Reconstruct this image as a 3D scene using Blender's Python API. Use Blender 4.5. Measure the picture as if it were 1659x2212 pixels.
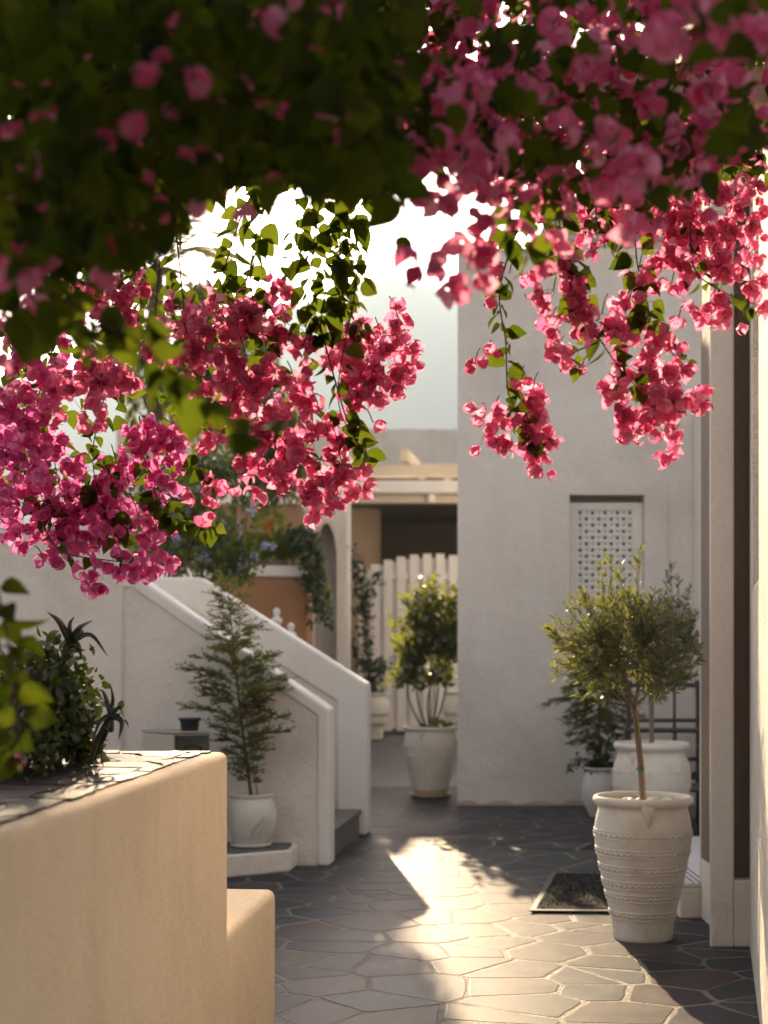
import bpy, bmesh, math, random
import numpy as np
from mathutils import Vector, Matrix

for o in list(bpy.data.objects):
    bpy.data.objects.remove(o)
scene = bpy.context.scene
col = scene.collection
R = math.radians
random.seed(7)
rng = np.random.default_rng(7)

# ------------------------------------------------------------------ camera
CH = 1.5            # camera height above the paving (m)
FPX = 3400.0        # focal length in units of a 1659 x 2212 picture
cam_d = bpy.data.cameras.new('camera')
cam = bpy.data.objects.new('camera', cam_d)
col.objects.link(cam)
scene.camera = cam
cam.location = (0, 0, CH)
cam.rotation_euler = (R(90), 0, 0)
cam_d.sensor_fit = 'VERTICAL'
cam_d.sensor_height = 36
cam_d.lens = FPX / 2212 * 36
cam_d.shift_y = (1380 - 1106) / 2212
cam_d.clip_start = 0.05
cam_d.clip_end = 20000
cam_d.dof.use_dof = True
cam_d.dof.focus_distance = 5.6
cam_d.dof.aperture_fstop = 2.8
cam_d.dof.aperture_blades = 9

# ------------------------------------------------------------------ sky, sun, exposure
SUN_EL, SUN_AZ = 18.3, 6.0          # azimuth to the left of +Y
world = bpy.data.worlds.new('World')
scene.world = world
world.use_nodes = True
wn = world.node_tree
bg = wn.nodes['Background']
sky = wn.nodes.new('ShaderNodeTexSky')
sky.sky_type = 'NISHITA'
sky.sun_disc = False
sky.sun_elevation = R(SUN_EL)
sky.sun_rotation = R(-SUN_AZ)
sky.air_density = 1.0
sky.dust_density = 4.0
sky.ozone_density = 1.0
hs = wn.nodes.new('ShaderNodeHueSaturation')
hs.inputs['Saturation'].default_value = 0.45
wn.links.new(sky.outputs[0], hs.inputs['Color'])
tint = wn.nodes.new('ShaderNodeMixRGB'); tint.blend_type = 'MULTIPLY'; tint.inputs[0].default_value = 1
tint.inputs[2].default_value = (1.03, 0.91, 0.90, 1)
wn.links.new(hs.outputs[0], tint.inputs[1])
wn.links.new(tint.outputs[0], bg.inputs['Color'])
bg.inputs['Strength'].default_value = 0.06

sun_d = bpy.data.lights.new('sun', 'SUN')
sun_d.energy = 5.0
sun_d.angle = R(0.6)
sun_d.color = (1.0, 0.745, 0.465)
sun = bpy.data.objects.new('sun', sun_d)
col.objects.link(sun)
sdir = Vector((-math.sin(R(SUN_AZ)) * math.cos(R(SUN_EL)), math.cos(R(SUN_AZ)) * math.cos(R(SUN_EL)), math.sin(R(SUN_EL))))
sun.rotation_euler = sdir.to_track_quat('Z', 'Y').to_euler()
sun.location = sdir * 60

vs = scene.view_settings
vs.view_transform = 'Standard'
vs.look = 'None'
vs.gamma = 1
vs.exposure = 2.17
scene.cycles.max_bounces = 5
scene.cycles.diffuse_bounces = 4
scene.cycles.glossy_bounces = 2
scene.cycles.transmission_bounces = 4
scene.cycles.volume_bounces = 0
scene.cycles.transparent_max_bounces = 8

# ------------------------------------------------------------------ helpers
def W(u, v, Y):
    """point at depth Y seen at (u, v) of a 1659 x 2212 picture"""
    return Vector(((u - 829) / FPX * Y, Y, CH - (v - 1380) / FPX * Y))
def G(u, v, z=0.0):
    Y = FPX * (CH - z) / (v - 1380)
    return Vector(((u - 829) / FPX * Y, Y, z))

MATS = {}
def nd(nt, t, **kw):
    n = nt.nodes.new(t)
    for k, v in kw.items():
        n.inputs[k].default_value = v
    return n
def rampnode(nt, fac, stops):
    r = nt.nodes.new('ShaderNodeValToRGB')
    e = r.color_ramp.elements
    while len(e) > 1: e.remove(e[0])
    e[0].position = stops[0][0]; e[0].color = (*stops[0][1], 1)
    for p, c in stops[1:]:
        x = e.new(p); x.color = (*c, 1)
    nt.links.new(fac, r.inputs[0])
    return r
def shade(c, k): return tuple(min(1, a * k) for a in c)

def plaster(name, c, rough=0.85, bump=0.35, scale=60, stain=(0.80, 0.95), big=0.9, dist=0.02, spec=0.25):
    m = bpy.data.materials.new(name); m.use_nodes = True; nt = m.node_tree
    p = nt.nodes['Principled BSDF']
    tc = nt.nodes.new('ShaderNodeTexCoord')
    n1 = nd(nt, 'ShaderNodeTexNoise', Scale=big, Detail=8, Roughness=0.62)
    n2 = nd(nt, 'ShaderNodeTexNoise', Scale=scale, Detail=6, Roughness=0.6)
    n3 = nd(nt, 'ShaderNodeTexNoise', Scale=scale * 0.12, Detail=4, Roughness=0.5)
    for n in (n1, n2, n3): nt.links.new(tc.outputs['Object'], n.inputs['Vector'])
    r = rampnode(nt, n1.outputs[0], [(0.30, shade(c, stain[0])), (0.52, shade(c, stain[1])), (0.72, c)])
    mx = nt.nodes.new('ShaderNodeMixRGB'); mx.blend_type = 'MULTIPLY'; mx.inputs[0].default_value = 0.35
    r2 = rampnode(nt, n2.outputs[0], [(0.3, (0.78, 0.77, 0.75)), (0.6, (1, 1, 1))])
    mp = nt.nodes.new('ShaderNodeMapping'); mp.inputs['Scale'].default_value = (2.6, 2.6, 0.5)
    n4 = nd(nt, 'ShaderNodeTexNoise', Scale=1.0, Detail=7, Roughness=0.65)
    nt.links.new(tc.outputs['Object'], mp.inputs[0]); nt.links.new(mp.outputs[0], n4.inputs['Vector'])
    r4 = rampnode(nt, n4.outputs[0], [(0.34, (0.86, 0.84, 0.81)), (0.52, (1, 1, 1))])
    mx4 = nt.nodes.new('ShaderNodeMixRGB'); mx4.blend_type = 'MULTIPLY'; mx4.inputs[0].default_value = 0.35
    nt.links.new(r.outputs[0], mx4.inputs[1]); nt.links.new(r4.outputs[0], mx4.inputs[2])
    nt.links.new(mx4.outputs[0], mx.inputs[1]); nt.links.new(r2.outputs[0], mx.inputs[2])
    nt.links.new(mx.outputs[0], p.inputs['Base Color'])
    p.inputs['Roughness'].default_value = rough
    p.inputs['Specular IOR Level'].default_value = spec
    ad = nt.nodes.new('ShaderNodeMath'); ad.operation = 'MULTIPLY_ADD'; ad.inputs[1].default_value = 2.0
    nt.links.new(n3.outputs[0], ad.inputs[0]); nt.links.new(n2.outputs[0], ad.inputs[2])
    b = nd(nt, 'ShaderNodeBump', Strength=bump, Distance=dist)
    nt.links.new(ad.outputs[0], b.inputs['Height']); nt.links.new(b.outputs[0], p.inputs['Normal'])
    MATS[name] = m
    return m

def simple(name, c, rough=0.5, metal=0.0, bump=0.0, scale=30, var=0.25, spec=0.5, stretch=None):
    m = bpy.data.materials.new(name); m.use_nodes = True; nt = m.node_tree
    p = nt.nodes['Principled BSDF']
    tc = nt.nodes.new('ShaderNodeTexCoord')
    n1 = nd(nt, 'ShaderNodeTexNoise', Scale=scale, Detail=7, Roughness=0.6)
    if stretch:
        mp = nt.nodes.new('ShaderNodeMapping'); mp.inputs['Scale'].default_value = stretch
        nt.links.new(tc.outputs['Object'], mp.inputs[0]); nt.links.new(mp.outputs[0], n1.inputs['Vector'])
    else:
        nt.links.new(tc.outputs['Object'], n1.inputs['Vector'])
    r = rampnode(nt, n1.outputs[0], [(0.3, shade(c, 1 - var)), (0.7, shade(c, 1 + var * 0.5))])
    nt.links.new(r.outputs[0], p.inputs['Base Color'])
    p.inputs['Roughness'].default_value = rough; p.inputs['Metallic'].default_value = metal
    p.inputs['Specular IOR Level'].default_value = spec
    if bump:
        b = nd(nt, 'ShaderNodeBump', Strength=bump, Distance=0.01)
        nt.links.new(n1.outputs[0], b.inputs['Height']); nt.links.new(b.outputs[0], p.inputs['Normal'])
    MATS[name] = m
    return m

def leafmat(name, c_a, c_b, t_a, t_b, trans=0.5, gloss=0.06, rough=0.35):
    """thin leaf: reflected colours c_a..c_b, transmitted colours t_a..t_b, chosen per leaf"""
    m = bpy.data.materials.new(name); m.use_nodes = True; nt = m.node_tree
    nt.nodes.remove(nt.nodes['Principled BSDF'])
    out = nt.nodes['Material Output']
    geo = nt.nodes.new('ShaderNodeNewGeometry'); oi = nt.nodes.new('ShaderNodeObjectInfo')
    a = nt.nodes.new('ShaderNodeMath'); a.operation = 'ADD'
    f = nt.nodes.new('ShaderNodeMath'); f.operation = 'FRACT'
    nt.links.new(geo.outputs['Random Per Island'], a.inputs[0]); nt.links.new(oi.outputs['Random'], a.inputs[1])
    nt.links.new(a.outputs[0], f.inputs[0])
    rc = rampnode(nt, f.outputs[0], [(0, c_a), (1, c_b)])
    rt = rampnode(nt, f.outputs[0], [(0, t_a), (1, t_b)])
    tc = nt.nodes.new('ShaderNodeTexCoord')
    nz = nd(nt, 'ShaderNodeTexNoise', Scale=55, Detail=3)
    nt.links.new(tc.outputs['Object'], nz.inputs['Vector'])
    rz = rampnode(nt, nz.outputs[0], [(0.3, (0.72, 0.72, 0.72)), (0.7, (1, 1, 1))])
    cols = []
    for r_ in (rc, rt):
        mm = nt.nodes.new('ShaderNodeMixRGB'); mm.blend_type = 'MULTIPLY'; mm.inputs[0].default_value = 1
        nt.links.new(r_.outputs[0], mm.inputs[1]); nt.links.new(rz.outputs[0], mm.inputs[2])
        cols.append(mm)
    d = nt.nodes.new('ShaderNodeBsdfDiffuse'); t = nt.nodes.new('ShaderNodeBsdfTranslucent')
    g = nt.nodes.new('ShaderNodeBsdfGlossy'); g.inputs['Roughness'].default_value = rough
    nt.links.new(cols[0].outputs[0], d.inputs[0]); nt.links.new(cols[1].outputs[0], t.inputs[0])
    m1 = nt.nodes.new('ShaderNodeMixShader'); m1.inputs[0].default_value = trans
    nt.links.new(d.outputs[0], m1.inputs[1]); nt.links.new(t.outputs[0], m1.inputs[2])
    m2 = nt.nodes.new('ShaderNodeMixShader'); m2.inputs[0].default_value = gloss
    nt.links.new(m1.outputs[0], m2.inputs[1]); nt.links.new(g.outputs[0], m2.inputs[2])
    nt.links.new(m2.outputs[0], out.inputs['Surface'])
    MATS[name] = m
    return m

# -------------------------------------------------------------- materials
WHITE = plaster('white_stucco', (0.86, 0.815, 0.77), bump=0.5, scale=60, stain=(0.76, 0.94))
WHITE2 = plaster('white_trim', (0.86, 0.835, 0.80), bump=0.10, scale=90, rough=0.6, stain=(0.9, 0.97))
ROUGHW = plaster('rough_white_wall', (0.85, 0.81, 0.74), bump=0.9, scale=45, dist=0.03)
CREAM = plaster('cream_stucco', (0.90, 0.725, 0.51), bump=0.35, scale=85, stain=(0.86, 0.96), big=1.6)
TERRA = plaster('terracotta_stucco', (0.42, 0.23, 0.13), bump=0.4, scale=50)
UPPERB = plaster('brown_upper_wall', (0.36, 0.22, 0.15), bump=0.4, scale=50)
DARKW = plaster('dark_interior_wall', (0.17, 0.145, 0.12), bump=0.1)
POTW = plaster('white_clay_pot', (0.80, 0.76, 0.68), rough=0.7, bump=0.22, scale=40, stain=(0.78, 0.94), big=4)
POTG = plaster('glazed_white_pot', (0.74, 0.72, 0.68), rough=0.45, bump=0.08, scale=40, stain=(0.88, 0.96), big=4, spec=0.5)
BEAM = plaster('cream_pergola_beam', (0.74, 0.64, 0.50), bump=0.2, scale=60, rough=0.7)
PAINTW = simple('white_painted_wood', (0.83, 0.81, 0.77), 0.5, bump=0.1, scale=14, var=0.10, stretch=(6, 6, 0.6))
WOOD = simple('brown_wood', (0.16, 0.07, 0.035), 0.55, bump=0.2, scale=10, stretch=(0.6, 6, 6))
TAUPE = plaster('taupe_frame', (0.22, 0.175, 0.14), bump=0.15, scale=60, rough=0.7)
SLATESTEP = plaster('grey_step_slate', (0.17, 0.16, 0.15), rough=0.5, bump=0.15, scale=40, spec=0.5)
GROUT = plaster('pale_grout', (0.22, 0.20, 0.175), spec=0.08, rough=0.6, bump=0.6, scale=60)
GREYFLOOR = plaster('grey_far_floor', (0.13, 0.13, 0.132), rough=0.42, bump=0.06, scale=20, spec=0.2)
STEEL = simple('brushed_steel', (0.42, 0.42, 0.42), 0.35, metal=0.9, scale=40, var=0.15, stretch=(1, 1, 14))
BLACKM = simple('black_metal', (0.012, 0.012, 0.014), 0.4, scale=30)
GLASSD = simple('dark_glass', (0.02, 0.024, 0.028), 0.06, scale=5, var=0.1, spec=0.6)
TUBE = simple('grey_tube_metal', (0.075, 0.068, 0.066), 0.45, scale=30, metal=0.2)
MARBLE = simple('white_marble', (0.62, 0.61, 0.62), 0.3, scale=4, var=0.12)
GROOVE = simple('dark_groove', (0.08, 0.08, 0.08), 0.8)
SOIL = simple('soil', (0.045, 0.028, 0.018), 0.95, bump=0.9, scale=80)
PEBBLE = simple('white_pebble', (0.74, 0.72, 0.66), 0.7, bump=0.2, scale=40, var=0.15)
BARK = simple('bark', (0.13, 0.095, 0.065), 0.85, bump=0.6, scale=60, var=0.4)
BARKP = simple('pale_bark', (0.22, 0.17, 0.125), 0.85, bump=0.5, scale=60, var=0.35)
STEM = simple('vine_stem', (0.10, 0.055, 0.03), 0.75, bump=0.3, scale=80, var=0.4)
CANE = simple('bamboo_cane', (0.36, 0.24, 0.11), 0.6, scale=40, var=0.25)
TIE = simple('green_tie', (0.02, 0.22, 0.14), 0.5)
CLAYST = simple('stained_saucer', (0.55, 0.43, 0.32), 0.75, bump=0.2, scale=20)
MATFIB = simple('doormat_fibre', (0.010, 0.008, 0.007), 0.95, bump=1.0, scale=260, var=0.7)
RUBBER = simple('rubber_edge', (0.035, 0.035, 0.037), 0.45)
METALROOF = simple('grey_roof_sheet', (0.42, 0.42, 0.42), 0.5, scale=6, var=0.1)
HILL = plaster('mountain_scrub', (0.11, 0.11, 0.075), bump=0.0, scale=0.05, big=0.004, rough=1.0)
EARTH = plaster('dry_earth', (0.26, 0.22, 0.16), bump=0.3, scale=2, rough=1.0)

BRACT = leafmat('bougainvillea_bract', (0.74, 0.016, 0.20), (0.84, 0.065, 0.31), (1.0, 0.18, 0.43), (1.0, 0.54, 0.73), trans=0.64, gloss=0.03)
BRACTM = leafmat('magenta_bract', (0.68, 0.015, 0.25), (0.78, 0.055, 0.38), (1.0, 0.13, 0.50), (1.0, 0.40, 0.76), trans=0.62, gloss=0.03)
TUBEF = leafmat('cream_tube_flower', (0.7, 0.6, 0.45), (0.75, 0.66, 0.5), (0.8, 0.7, 0.5), (0.8, 0.7, 0.5), trans=0.3)
BLEAF = leafmat('bougainvillea_leaf', (0.006, 0.011, 0.0025), (0.012, 0.019, 0.004), (0.085, 0.14, 0.006), (0.21, 0.26, 0.015), trans=0.47, gloss=0.006, rough=0.4)
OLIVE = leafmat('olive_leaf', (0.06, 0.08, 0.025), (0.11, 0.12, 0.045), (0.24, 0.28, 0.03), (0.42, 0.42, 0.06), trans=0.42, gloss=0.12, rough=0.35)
OLIVED = leafmat('shaded_olive_leaf', (0.05, 0.075, 0.045), (0.08, 0.10, 0.065), (0.10, 0.13, 0.04), (0.16, 0.18, 0.06), trans=0.3, gloss=0.1, rough=0.35)  # darker copy of the olive leaf, with shade put into its colours
CITRUS = leafmat('citrus_leaf', (0.05, 0.075, 0.012), (0.085, 0.10, 0.02), (0.24, 0.30, 0.012), (0.42, 0.42, 0.03), trans=0.45, gloss=0.12, rough=0.25)
CONIF = leafmat('conifer_spray', (0.07, 0.095, 0.03), (0.13, 0.145, 0.04), (0.2, 0.24, 0.03), (0.36, 0.36, 0.06), trans=0.35, gloss=0.03)
CONIFB = leafmat('browned_conifer_spray', (0.10, 0.05, 0.025), (0.13, 0.07, 0.03), (0.12, 0.06, 0.02), (0.18, 0.09, 0.03), trans=0.3, gloss=0.02)
DARKL = leafmat('dark_shrub_leaf', (0.025, 0.045, 0.012), (0.045, 0.07, 0.018), (0.07, 0.13, 0.012), (0.15, 0.20, 0.02), trans=0.4, gloss=0.08)
IVY = leafmat('ivy_leaf', (0.018, 0.04, 0.014), (0.035, 0.06, 0.02), (0.04, 0.09, 0.012), (0.10, 0.15, 0.02), trans=0.35, gloss=0.08)
FERN = leafmat('fern_leaf', (0.05, 0.085, 0.015), (0.08, 0.11, 0.025), (0.16, 0.24, 0.015), (0.28, 0.32, 0.03), trans=0.45, gloss=0.03)
YELLOW = leafmat('yellow_green_leaf', (0.10, 0.13, 0.02), (0.16, 0.17, 0.02), (0.36, 0.42, 0.02), (0.55, 0.52, 0.04), trans=0.55, gloss=0.03)
ORANGEP = leafmat('orange_pod', (0.35, 0.12, 0.02), (0.4, 0.16, 0.02), (0.75, 0.25, 0.02), (0.8, 0.35, 0.03), trans=0.5)
BLUEF = leafmat('plumbago_flower', (0.36, 0.38, 0.58), (0.46, 0.47, 0.64), (0.5, 0.5, 0.75), (0.62, 0.6, 0.8), trans=0.5, gloss=0.02)
WEEP = leafmat('weeping_tree_leaf', (0.06, 0.075, 0.03), (0.10, 0.10, 0.04), (0.20, 0.22, 0.05), (0.34, 0.32, 0.08), trans=0.45, gloss=0.04)
ALOE = leafmat('strap_leaf', (0.035, 0.055, 0.02), (0.06, 0.08, 0.03), (0.06, 0.09, 0.012), (0.10, 0.14, 0.02), trans=0.25, gloss=0.10, rough=0.3)

# flagstone: slate greys, purples and greens chosen per stone
def flagmat():
    m = bpy.data.materials.new('flagstone_slate'); m.use_nodes = True; nt = m.node_tree
    p = nt.nodes['Principled BSDF']
    oi = nt.nodes.new('ShaderNodeObjectInfo'); geo = nt.nodes.new('ShaderNodeNewGeometry')
    a = nt.nodes.new('ShaderNodeMath'); a.operation = 'ADD'; f = nt.nodes.new('ShaderNodeMath'); f.operation = 'FRACT'
    nt.links.new(oi.outputs['Random'], a.inputs[0]); nt.links.new(geo.outputs['Random Per Island'], a.inputs[1]); nt.links.new(a.outputs[0], f.inputs[0])
    r = rampnode(nt, f.outputs[0], [(0.0, (0.022, 0.025, 0.038)), (0.2, (0.056, 0.066, 0.068)), (0.4, (0.046, 0.035, 0.050)), (0.6, (0.080, 0.074, 0.066)), (0.8, (0.028, 0.040, 0.054)), (1.0, (0.064, 0.050, 0.050))])
    tc = nt.nodes.new('ShaderNodeTexCoord')
    n1 = nd(nt, 'ShaderNodeTexNoise', Scale=6, Detail=9, Roughness=0.68)
    n2 = nd(nt, 'ShaderNodeTexNoise', Scale=45, Detail=6, Roughness=0.6)
    nt.links.new(tc.outputs['Object'], n1.inputs['Vector']); nt.links.new(tc.outputs['Object'], n2.inputs['Vector'])
    rr = rampnode(nt, n1.outputs[0], [(0.3, (0.72, 0.72, 0.74)), (0.5, (1, 1, 1)), (0.72, (1.45, 1.38, 1.28))])
    mm = nt.nodes.new('ShaderNodeMixRGB'); mm.blend_type = 'MULTIPLY'; mm.inputs[0].default_value = 1
    nt.links.new(r.outputs[0], mm.inputs[1]); nt.links.new(rr.outputs[0], mm.inputs[2])
    nt.links.new(mm.outputs[0], p.inputs['Base Color'])
    ro = nt.nodes.new('ShaderNodeMapRange'); ro.inputs['To Min'].default_value = 0.36; ro.inputs['To Max'].default_value = 0.58
    p.inputs['Specular IOR Level'].default_value = 0.06
    nt.links.new(n1.outputs[0], ro.inputs['Value']); nt.links.new(ro.outputs[0], p.inputs['Roughness'])
    ad = nt.nodes.new('ShaderNodeMath'); ad.operation = 'MULTIPLY_ADD'; ad.inputs[1].default_value = 0.25
    nt.links.new(n2.outputs[0], ad.inputs[0]); nt.links.new(n1.outputs[0], ad.inputs[2])
    b = nd(nt, 'ShaderNodeBump', Strength=0.16, Distance=0.010)
    nt.links.new(ad.outputs[0], b.inputs['Height']); nt.links.new(b.outputs[0], p.inputs['Normal'])
    return m
FLAG = flagmat()
RIM = simple('rim_slate', (0.034, 0.029, 0.028), 0.50, bump=1.0, scale=42, var=0.5, spec=0.10)

# -------------------------------------------------------------- object helpers
WL = {}
def tag(o, label=None, cat=None, group=None, kind=None):
    if label: o['label'] = label
    if cat: o['category'] = cat
    if group: o['group'] = group
    if kind: o['kind'] = kind
    return o
def thing(name, label, cat, loc, group=None):
    o = bpy.data.objects.new(name, None); col.objects.link(o)
    o.empty_display_size = 0.1
    o.location = loc; WL[o] = Vector(loc)
    return tag(o, label, cat, group)
def link(name, me, mat, parent=None, kind=None):
    if mat is not None and not me.materials:
        for m in (mat if isinstance(mat, (list, tuple)) else [mat]): me.materials.append(m)
    o = bpy.data.objects.new(name, me); col.objects.link(o)
    if parent is not None:
        o.parent = parent
        o.location = -WL.get(parent, Vector((0, 0, 0)))
    WL[o] = Vector((0, 0, 0))
    if kind: o['kind'] = kind
    return o
def bobj(name, bm, mat, parent=None, smooth=False, kind=None):
    bmesh.ops.recalc_face_normals(bm, faces=bm.faces)
    me = bpy.data.meshes.new(name); bm.to_mesh(me); bm.free()
    if smooth: me.polygons.foreach_set('use_smooth', [True] * len(me.polygons))
    return link(name, me, mat, parent, kind)
def np_mesh(name, V, F, smooth=False, mi=None):
    me = bpy.data.meshes.new(name)
    V = np.asarray(V, dtype=np.float32)
    if isinstance(F, np.ndarray):
        nF, k = F.shape
        me.vertices.add(len(V)); me.vertices.foreach_set('co', V.ravel())
        me.loops.add(nF * k); me.loops.foreach_set('vertex_index', F.ravel().astype(np.int32))
        me.polygons.add(nF); me.polygons.foreach_set('loop_start', np.arange(0, nF * k, k, dtype=np.int32))
        if mi is not None: me.polygons.foreach_set('material_index', np.asarray(mi, dtype=np.int32))
        me.update(calc_edges=True)
    else:
        me.from_pydata([tuple(v) for v in V], [], F)
        if mi is not None: me.polygons.foreach_set('material_index', np.asarray(mi, dtype=np.int32))
    if smooth: me.polygons.foreach_set('use_smooth', [True] * len(me.polygons))
    return me

def box_bm(x0, x1, y0, y1, z0, z1, bev=0.0, seg=2, bm=None):
    b = bm or bmesh.new()
    r = bmesh.ops.create_cube(b, size=1)
    for v in r['verts']:
        v.co = Vector((x0 + (v.co.x + .5) * (x1 - x0), y0 + (v.co.y + .5) * (y1 - y0), z0 + (v.co.z + .5) * (z1 - z0)))
    if bev:
        es = list({e for v in r['verts'] for e in v.link_edges})
        bmesh.ops.bevel(b, geom=es, offset=bev, segments=seg, profile=0.5, affect='EDGES')
    return b
def extr_bm(pts, vec, bev=0.0, seg=2, bm=None):
    """polygon of 3-D points swept along vec"""
    b = bm or bmesh.new()
    vec = Vector(vec)
    A = [b.verts.new(Vector(p)) for p in pts]; B = [b.verts.new(Vector(p) + vec) for p in pts]
    fs = [b.faces.new(A), b.faces.new(B[::-1])]
    n = len(pts)
    for i in range(n): fs.append(b.faces.new((A[i], B[i], B[(i + 1) % n], A[(i + 1) % n])))
    bmesh.ops.recalc_face_normals(b, faces=fs)
    if bev:
        es = list({e for f in fs for e in f.edges})
        bmesh.ops.bevel(b, geom=es, offset=bev, segments=seg, profile=0.5, affect='EDGES')
    return b
def plan_bm(pts, z0, z1, bev=0.0, seg=2):
    return extr_bm([(p[0], p[1], z0) for p in pts], (0, 0, z1 - z0), bev, seg)
def lathe(prof, n=48, center=(0, 0, 0), wob=0.0):
    V, F = [], []
    for (r, z) in prof:
        for i in range(n):
            a = 2 * math.pi * i / n
            rr = r * (1 + wob * math.sin(2 * a + z * 9))
            V.append((center[0] + rr * math.cos(a), center[1] + rr * math.sin(a), center[2] + z))
    for j in range(len(prof) - 1):
        for i in range(n):
            F.append((j * n + i, j * n + (i + 1) % n, (j + 1) * n + (i + 1) % n, (j + 1) * n + i))
    return V, np.array(F)
def tube_vf(pts, rad, n=6, V=None, F=None):
    V = [] if V is None else V; F = [] if F is None else F
    pts = [Vector(p) for p in pts]
    rads = rad if isinstance(rad, (list, tuple)) else [rad] * len(pts)
    base = len(V)
    ref = Vector((0.31, 0.57, 0.76))
    for i, p in enumerate(pts):
        d = (pts[min(i + 1, len(pts) - 1)] - pts[max(i - 1, 0)]).normalized()
        x = d.cross(ref)
        if x.length < 1e-3: x = d.cross(Vector((1, 0, 0)))
        x.normalize(); y = d.cross(x)
        for k in range(n):
            a = 2 * math.pi * k / n
            V.append(p + (x * math.cos(a) + y * math.sin(a)) * rads[i])
    for i in range(len(pts) - 1):
        for k in range(n):
            F.append((base + i * n + k, base + i * n + (k + 1) % n, base + (i + 1) * n + (k + 1) % n, base + (i + 1) * n + k))
    F.append(tuple(base + k for k in range(n))[::-1])
    F.append(tuple(base + (len(pts) - 1) * n + k for k in range(n)))
    return V, F
def tubes(name, lst, mat, parent=None, n=6, kind=None):
    V, F = [], []
    for pts, rad in lst: tube_vf(pts, rad, n, V, F)
    me = np_mesh(name, [tuple(v) for v in V], F, smooth=True)
    return link(name, me, mat, parent, kind)
def catmull(P, per=8):
    P = [Vector(p) for p in P]
    Q = [P[0] * 2 - P[1]] + P + [P[-1] * 2 - P[-2]]
    out = []
    for i in range(1, len(Q) - 2):
        a, b, c, d = Q[i - 1:i + 3]
        for k in range(per):
            t = k / per
            out.append(0.5 * ((2 * b) + (c - a) * t + (2 * a - 5 * b + 4 * c - d) * t * t + (3 * b - a - 3 * c + d) * t ** 3))
    out.append(P[-1])
    return out

# -------------------------------------------------------------- leaf templates (base at origin, along +Y, face +Z, length 1)
def blade(rows, width, fold=0.15, droop=0.1, cup=0.0):
    V, F = [], []
    for t, w in rows:
        z = -droop * t * t + cup * math.sin(math.pi * t)
        h = w * width
        V += [(-h, t, z + fold * h), (0, t, z), (h, t, z + fold * h)]
    for i in range(len(rows) - 1):
        a = 3 * i
        F += [(a, a + 1, a + 4, a + 3), (a + 1, a + 2, a + 5, a + 4)]
    return np.array(V), np.array(F)
HEART = blade([(0, .12), (.06, .62), (.25, 1), (.5, .86), (.75, .48), (.92, .14), (1, 0.01)], .42, fold=.30, droop=.22)
OVATE = blade([(0, .1), (.22, .8), (.5, 1), (.78, .6), (1, 0.02)], .30, fold=.25, droop=.15)
LANCE = blade([(0, .15), (.4, 1), (.75, .7), (1, 0.02)], .105, fold=.3, droop=.12)
SCALE = blade([(0, .3), (.5, 1), (1, 0.03)], .15, fold=.2, droop=.0)
ROUNDL = blade([(0, .2), (.3, .9), (.65, 1), (.9, .6), (1, .2)], .45, fold=.1, droop=.1)
def make_flower(seed, openness):
    r = random.Random(seed)
    V, F, M = [], [], []
    for k in range(3):
        az = k * 2 * math.pi / 3 + r.uniform(-.18, .18)
        tilt = openness + r.uniform(-.15, .15)
        ln = r.uniform(.92, 1.08)
        rows = [(0, .16), (.14, .62), (.34, 1), (.58, .92), (.80, .52), (.94, .16), (1, .01)]
        base = len(V)
        for t, w in rows:
            curl = tilt + .55 * math.sin(t * 2.6) - .75 * t * t * r.uniform(.5, 1.1)
            h = w * .42
            # radial and axial position of the midrib
            rad = .05 + t * math.sin(curl) * ln; ax = t * math.cos(curl) * ln
            for s in (-1, 0, 1):
                wav = .05 * math.sin(9 * t + s * 1.7 + k) if s else 0
                x = s * h; rr = rad - (abs(s) * h * .35) + wav; z = ax + abs(s) * h * .10 + wav * .6
                V.append((rr * math.cos(az) - x * math.sin(az), rr * math.sin(az) + x * math.cos(az), z))
        for i in range(len(rows) - 1):
            a = base + 3 * i
            F += [(a, a + 1, a + 4, a + 3), (a + 1, a + 2, a + 5, a + 4)]; M += [0, 0]
    for k in range(2):                       # the little cream tube flowers between the bracts
        az = r.uniform(0, 6.28); px, py = .10 * math.cos(az), .10 * math.sin(az); base = len(V)
        for (rad, z) in ((.018, 0), (.022, .45), (.085, .50)):
            for j in range(4):
                a = j * math.pi / 2 + az
                V.append((px * (1 + z) + rad * math.cos(a), py * (1 + z) + rad * math.sin(a), z))
        for i in range(2):
            for j in range(4):
                F.append((base + 4 * i + j, base + 4 * i + (j + 1) % 4, base + 4 * i + 4 + (j + 1) % 4, base + 4 * i + 4 + j)); M.append(1)
    return np.array(V), np.array(F), np.array(M)
FLOWERS = [make_flower(11, .55), make_flower(23, .85), make_flower(37, .35), make_flower(41, .70)]

def norm(a): return a / np.maximum(np.linalg.norm(a, axis=1, keepdims=True), 1e-9)
def frames(D, Nn):
    """columns X, Y(=D), Z(~Nn)"""
    D = norm(np.asarray(D, float)); Nn = np.asarray(Nn, float)
    X = norm(np.cross(D, Nn)); Z = np.cross(X, D)
    return np.stack([X, D, Z], axis=2)
def frames_axis(A):
    A = norm(np.asarray(A, float)); ref = rng.normal(size=A.shape)
    X = norm(np.cross(ref, A)); Y = np.cross(A, X)
    return np.stack([X, Y, A], axis=2)
def scatter_mesh(name, T, P, Rm, S, smooth=True, mi=None):
    V, F = T[0], T[1]
    n = len(P)
    VV = np.einsum('nij,vj->nvi', Rm, V) * np.asarray(S)[:, None, None] + np.asarray(P)[:, None, :]
    FF = (F[None, :, :] + (np.arange(n) * len(V))[:, None, None]).reshape(-1, F.shape[1])
    m = None if mi is None else np.tile(mi, n)
    return np_mesh(name, VV.reshape(-1, 3), FF, smooth, m)
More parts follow.
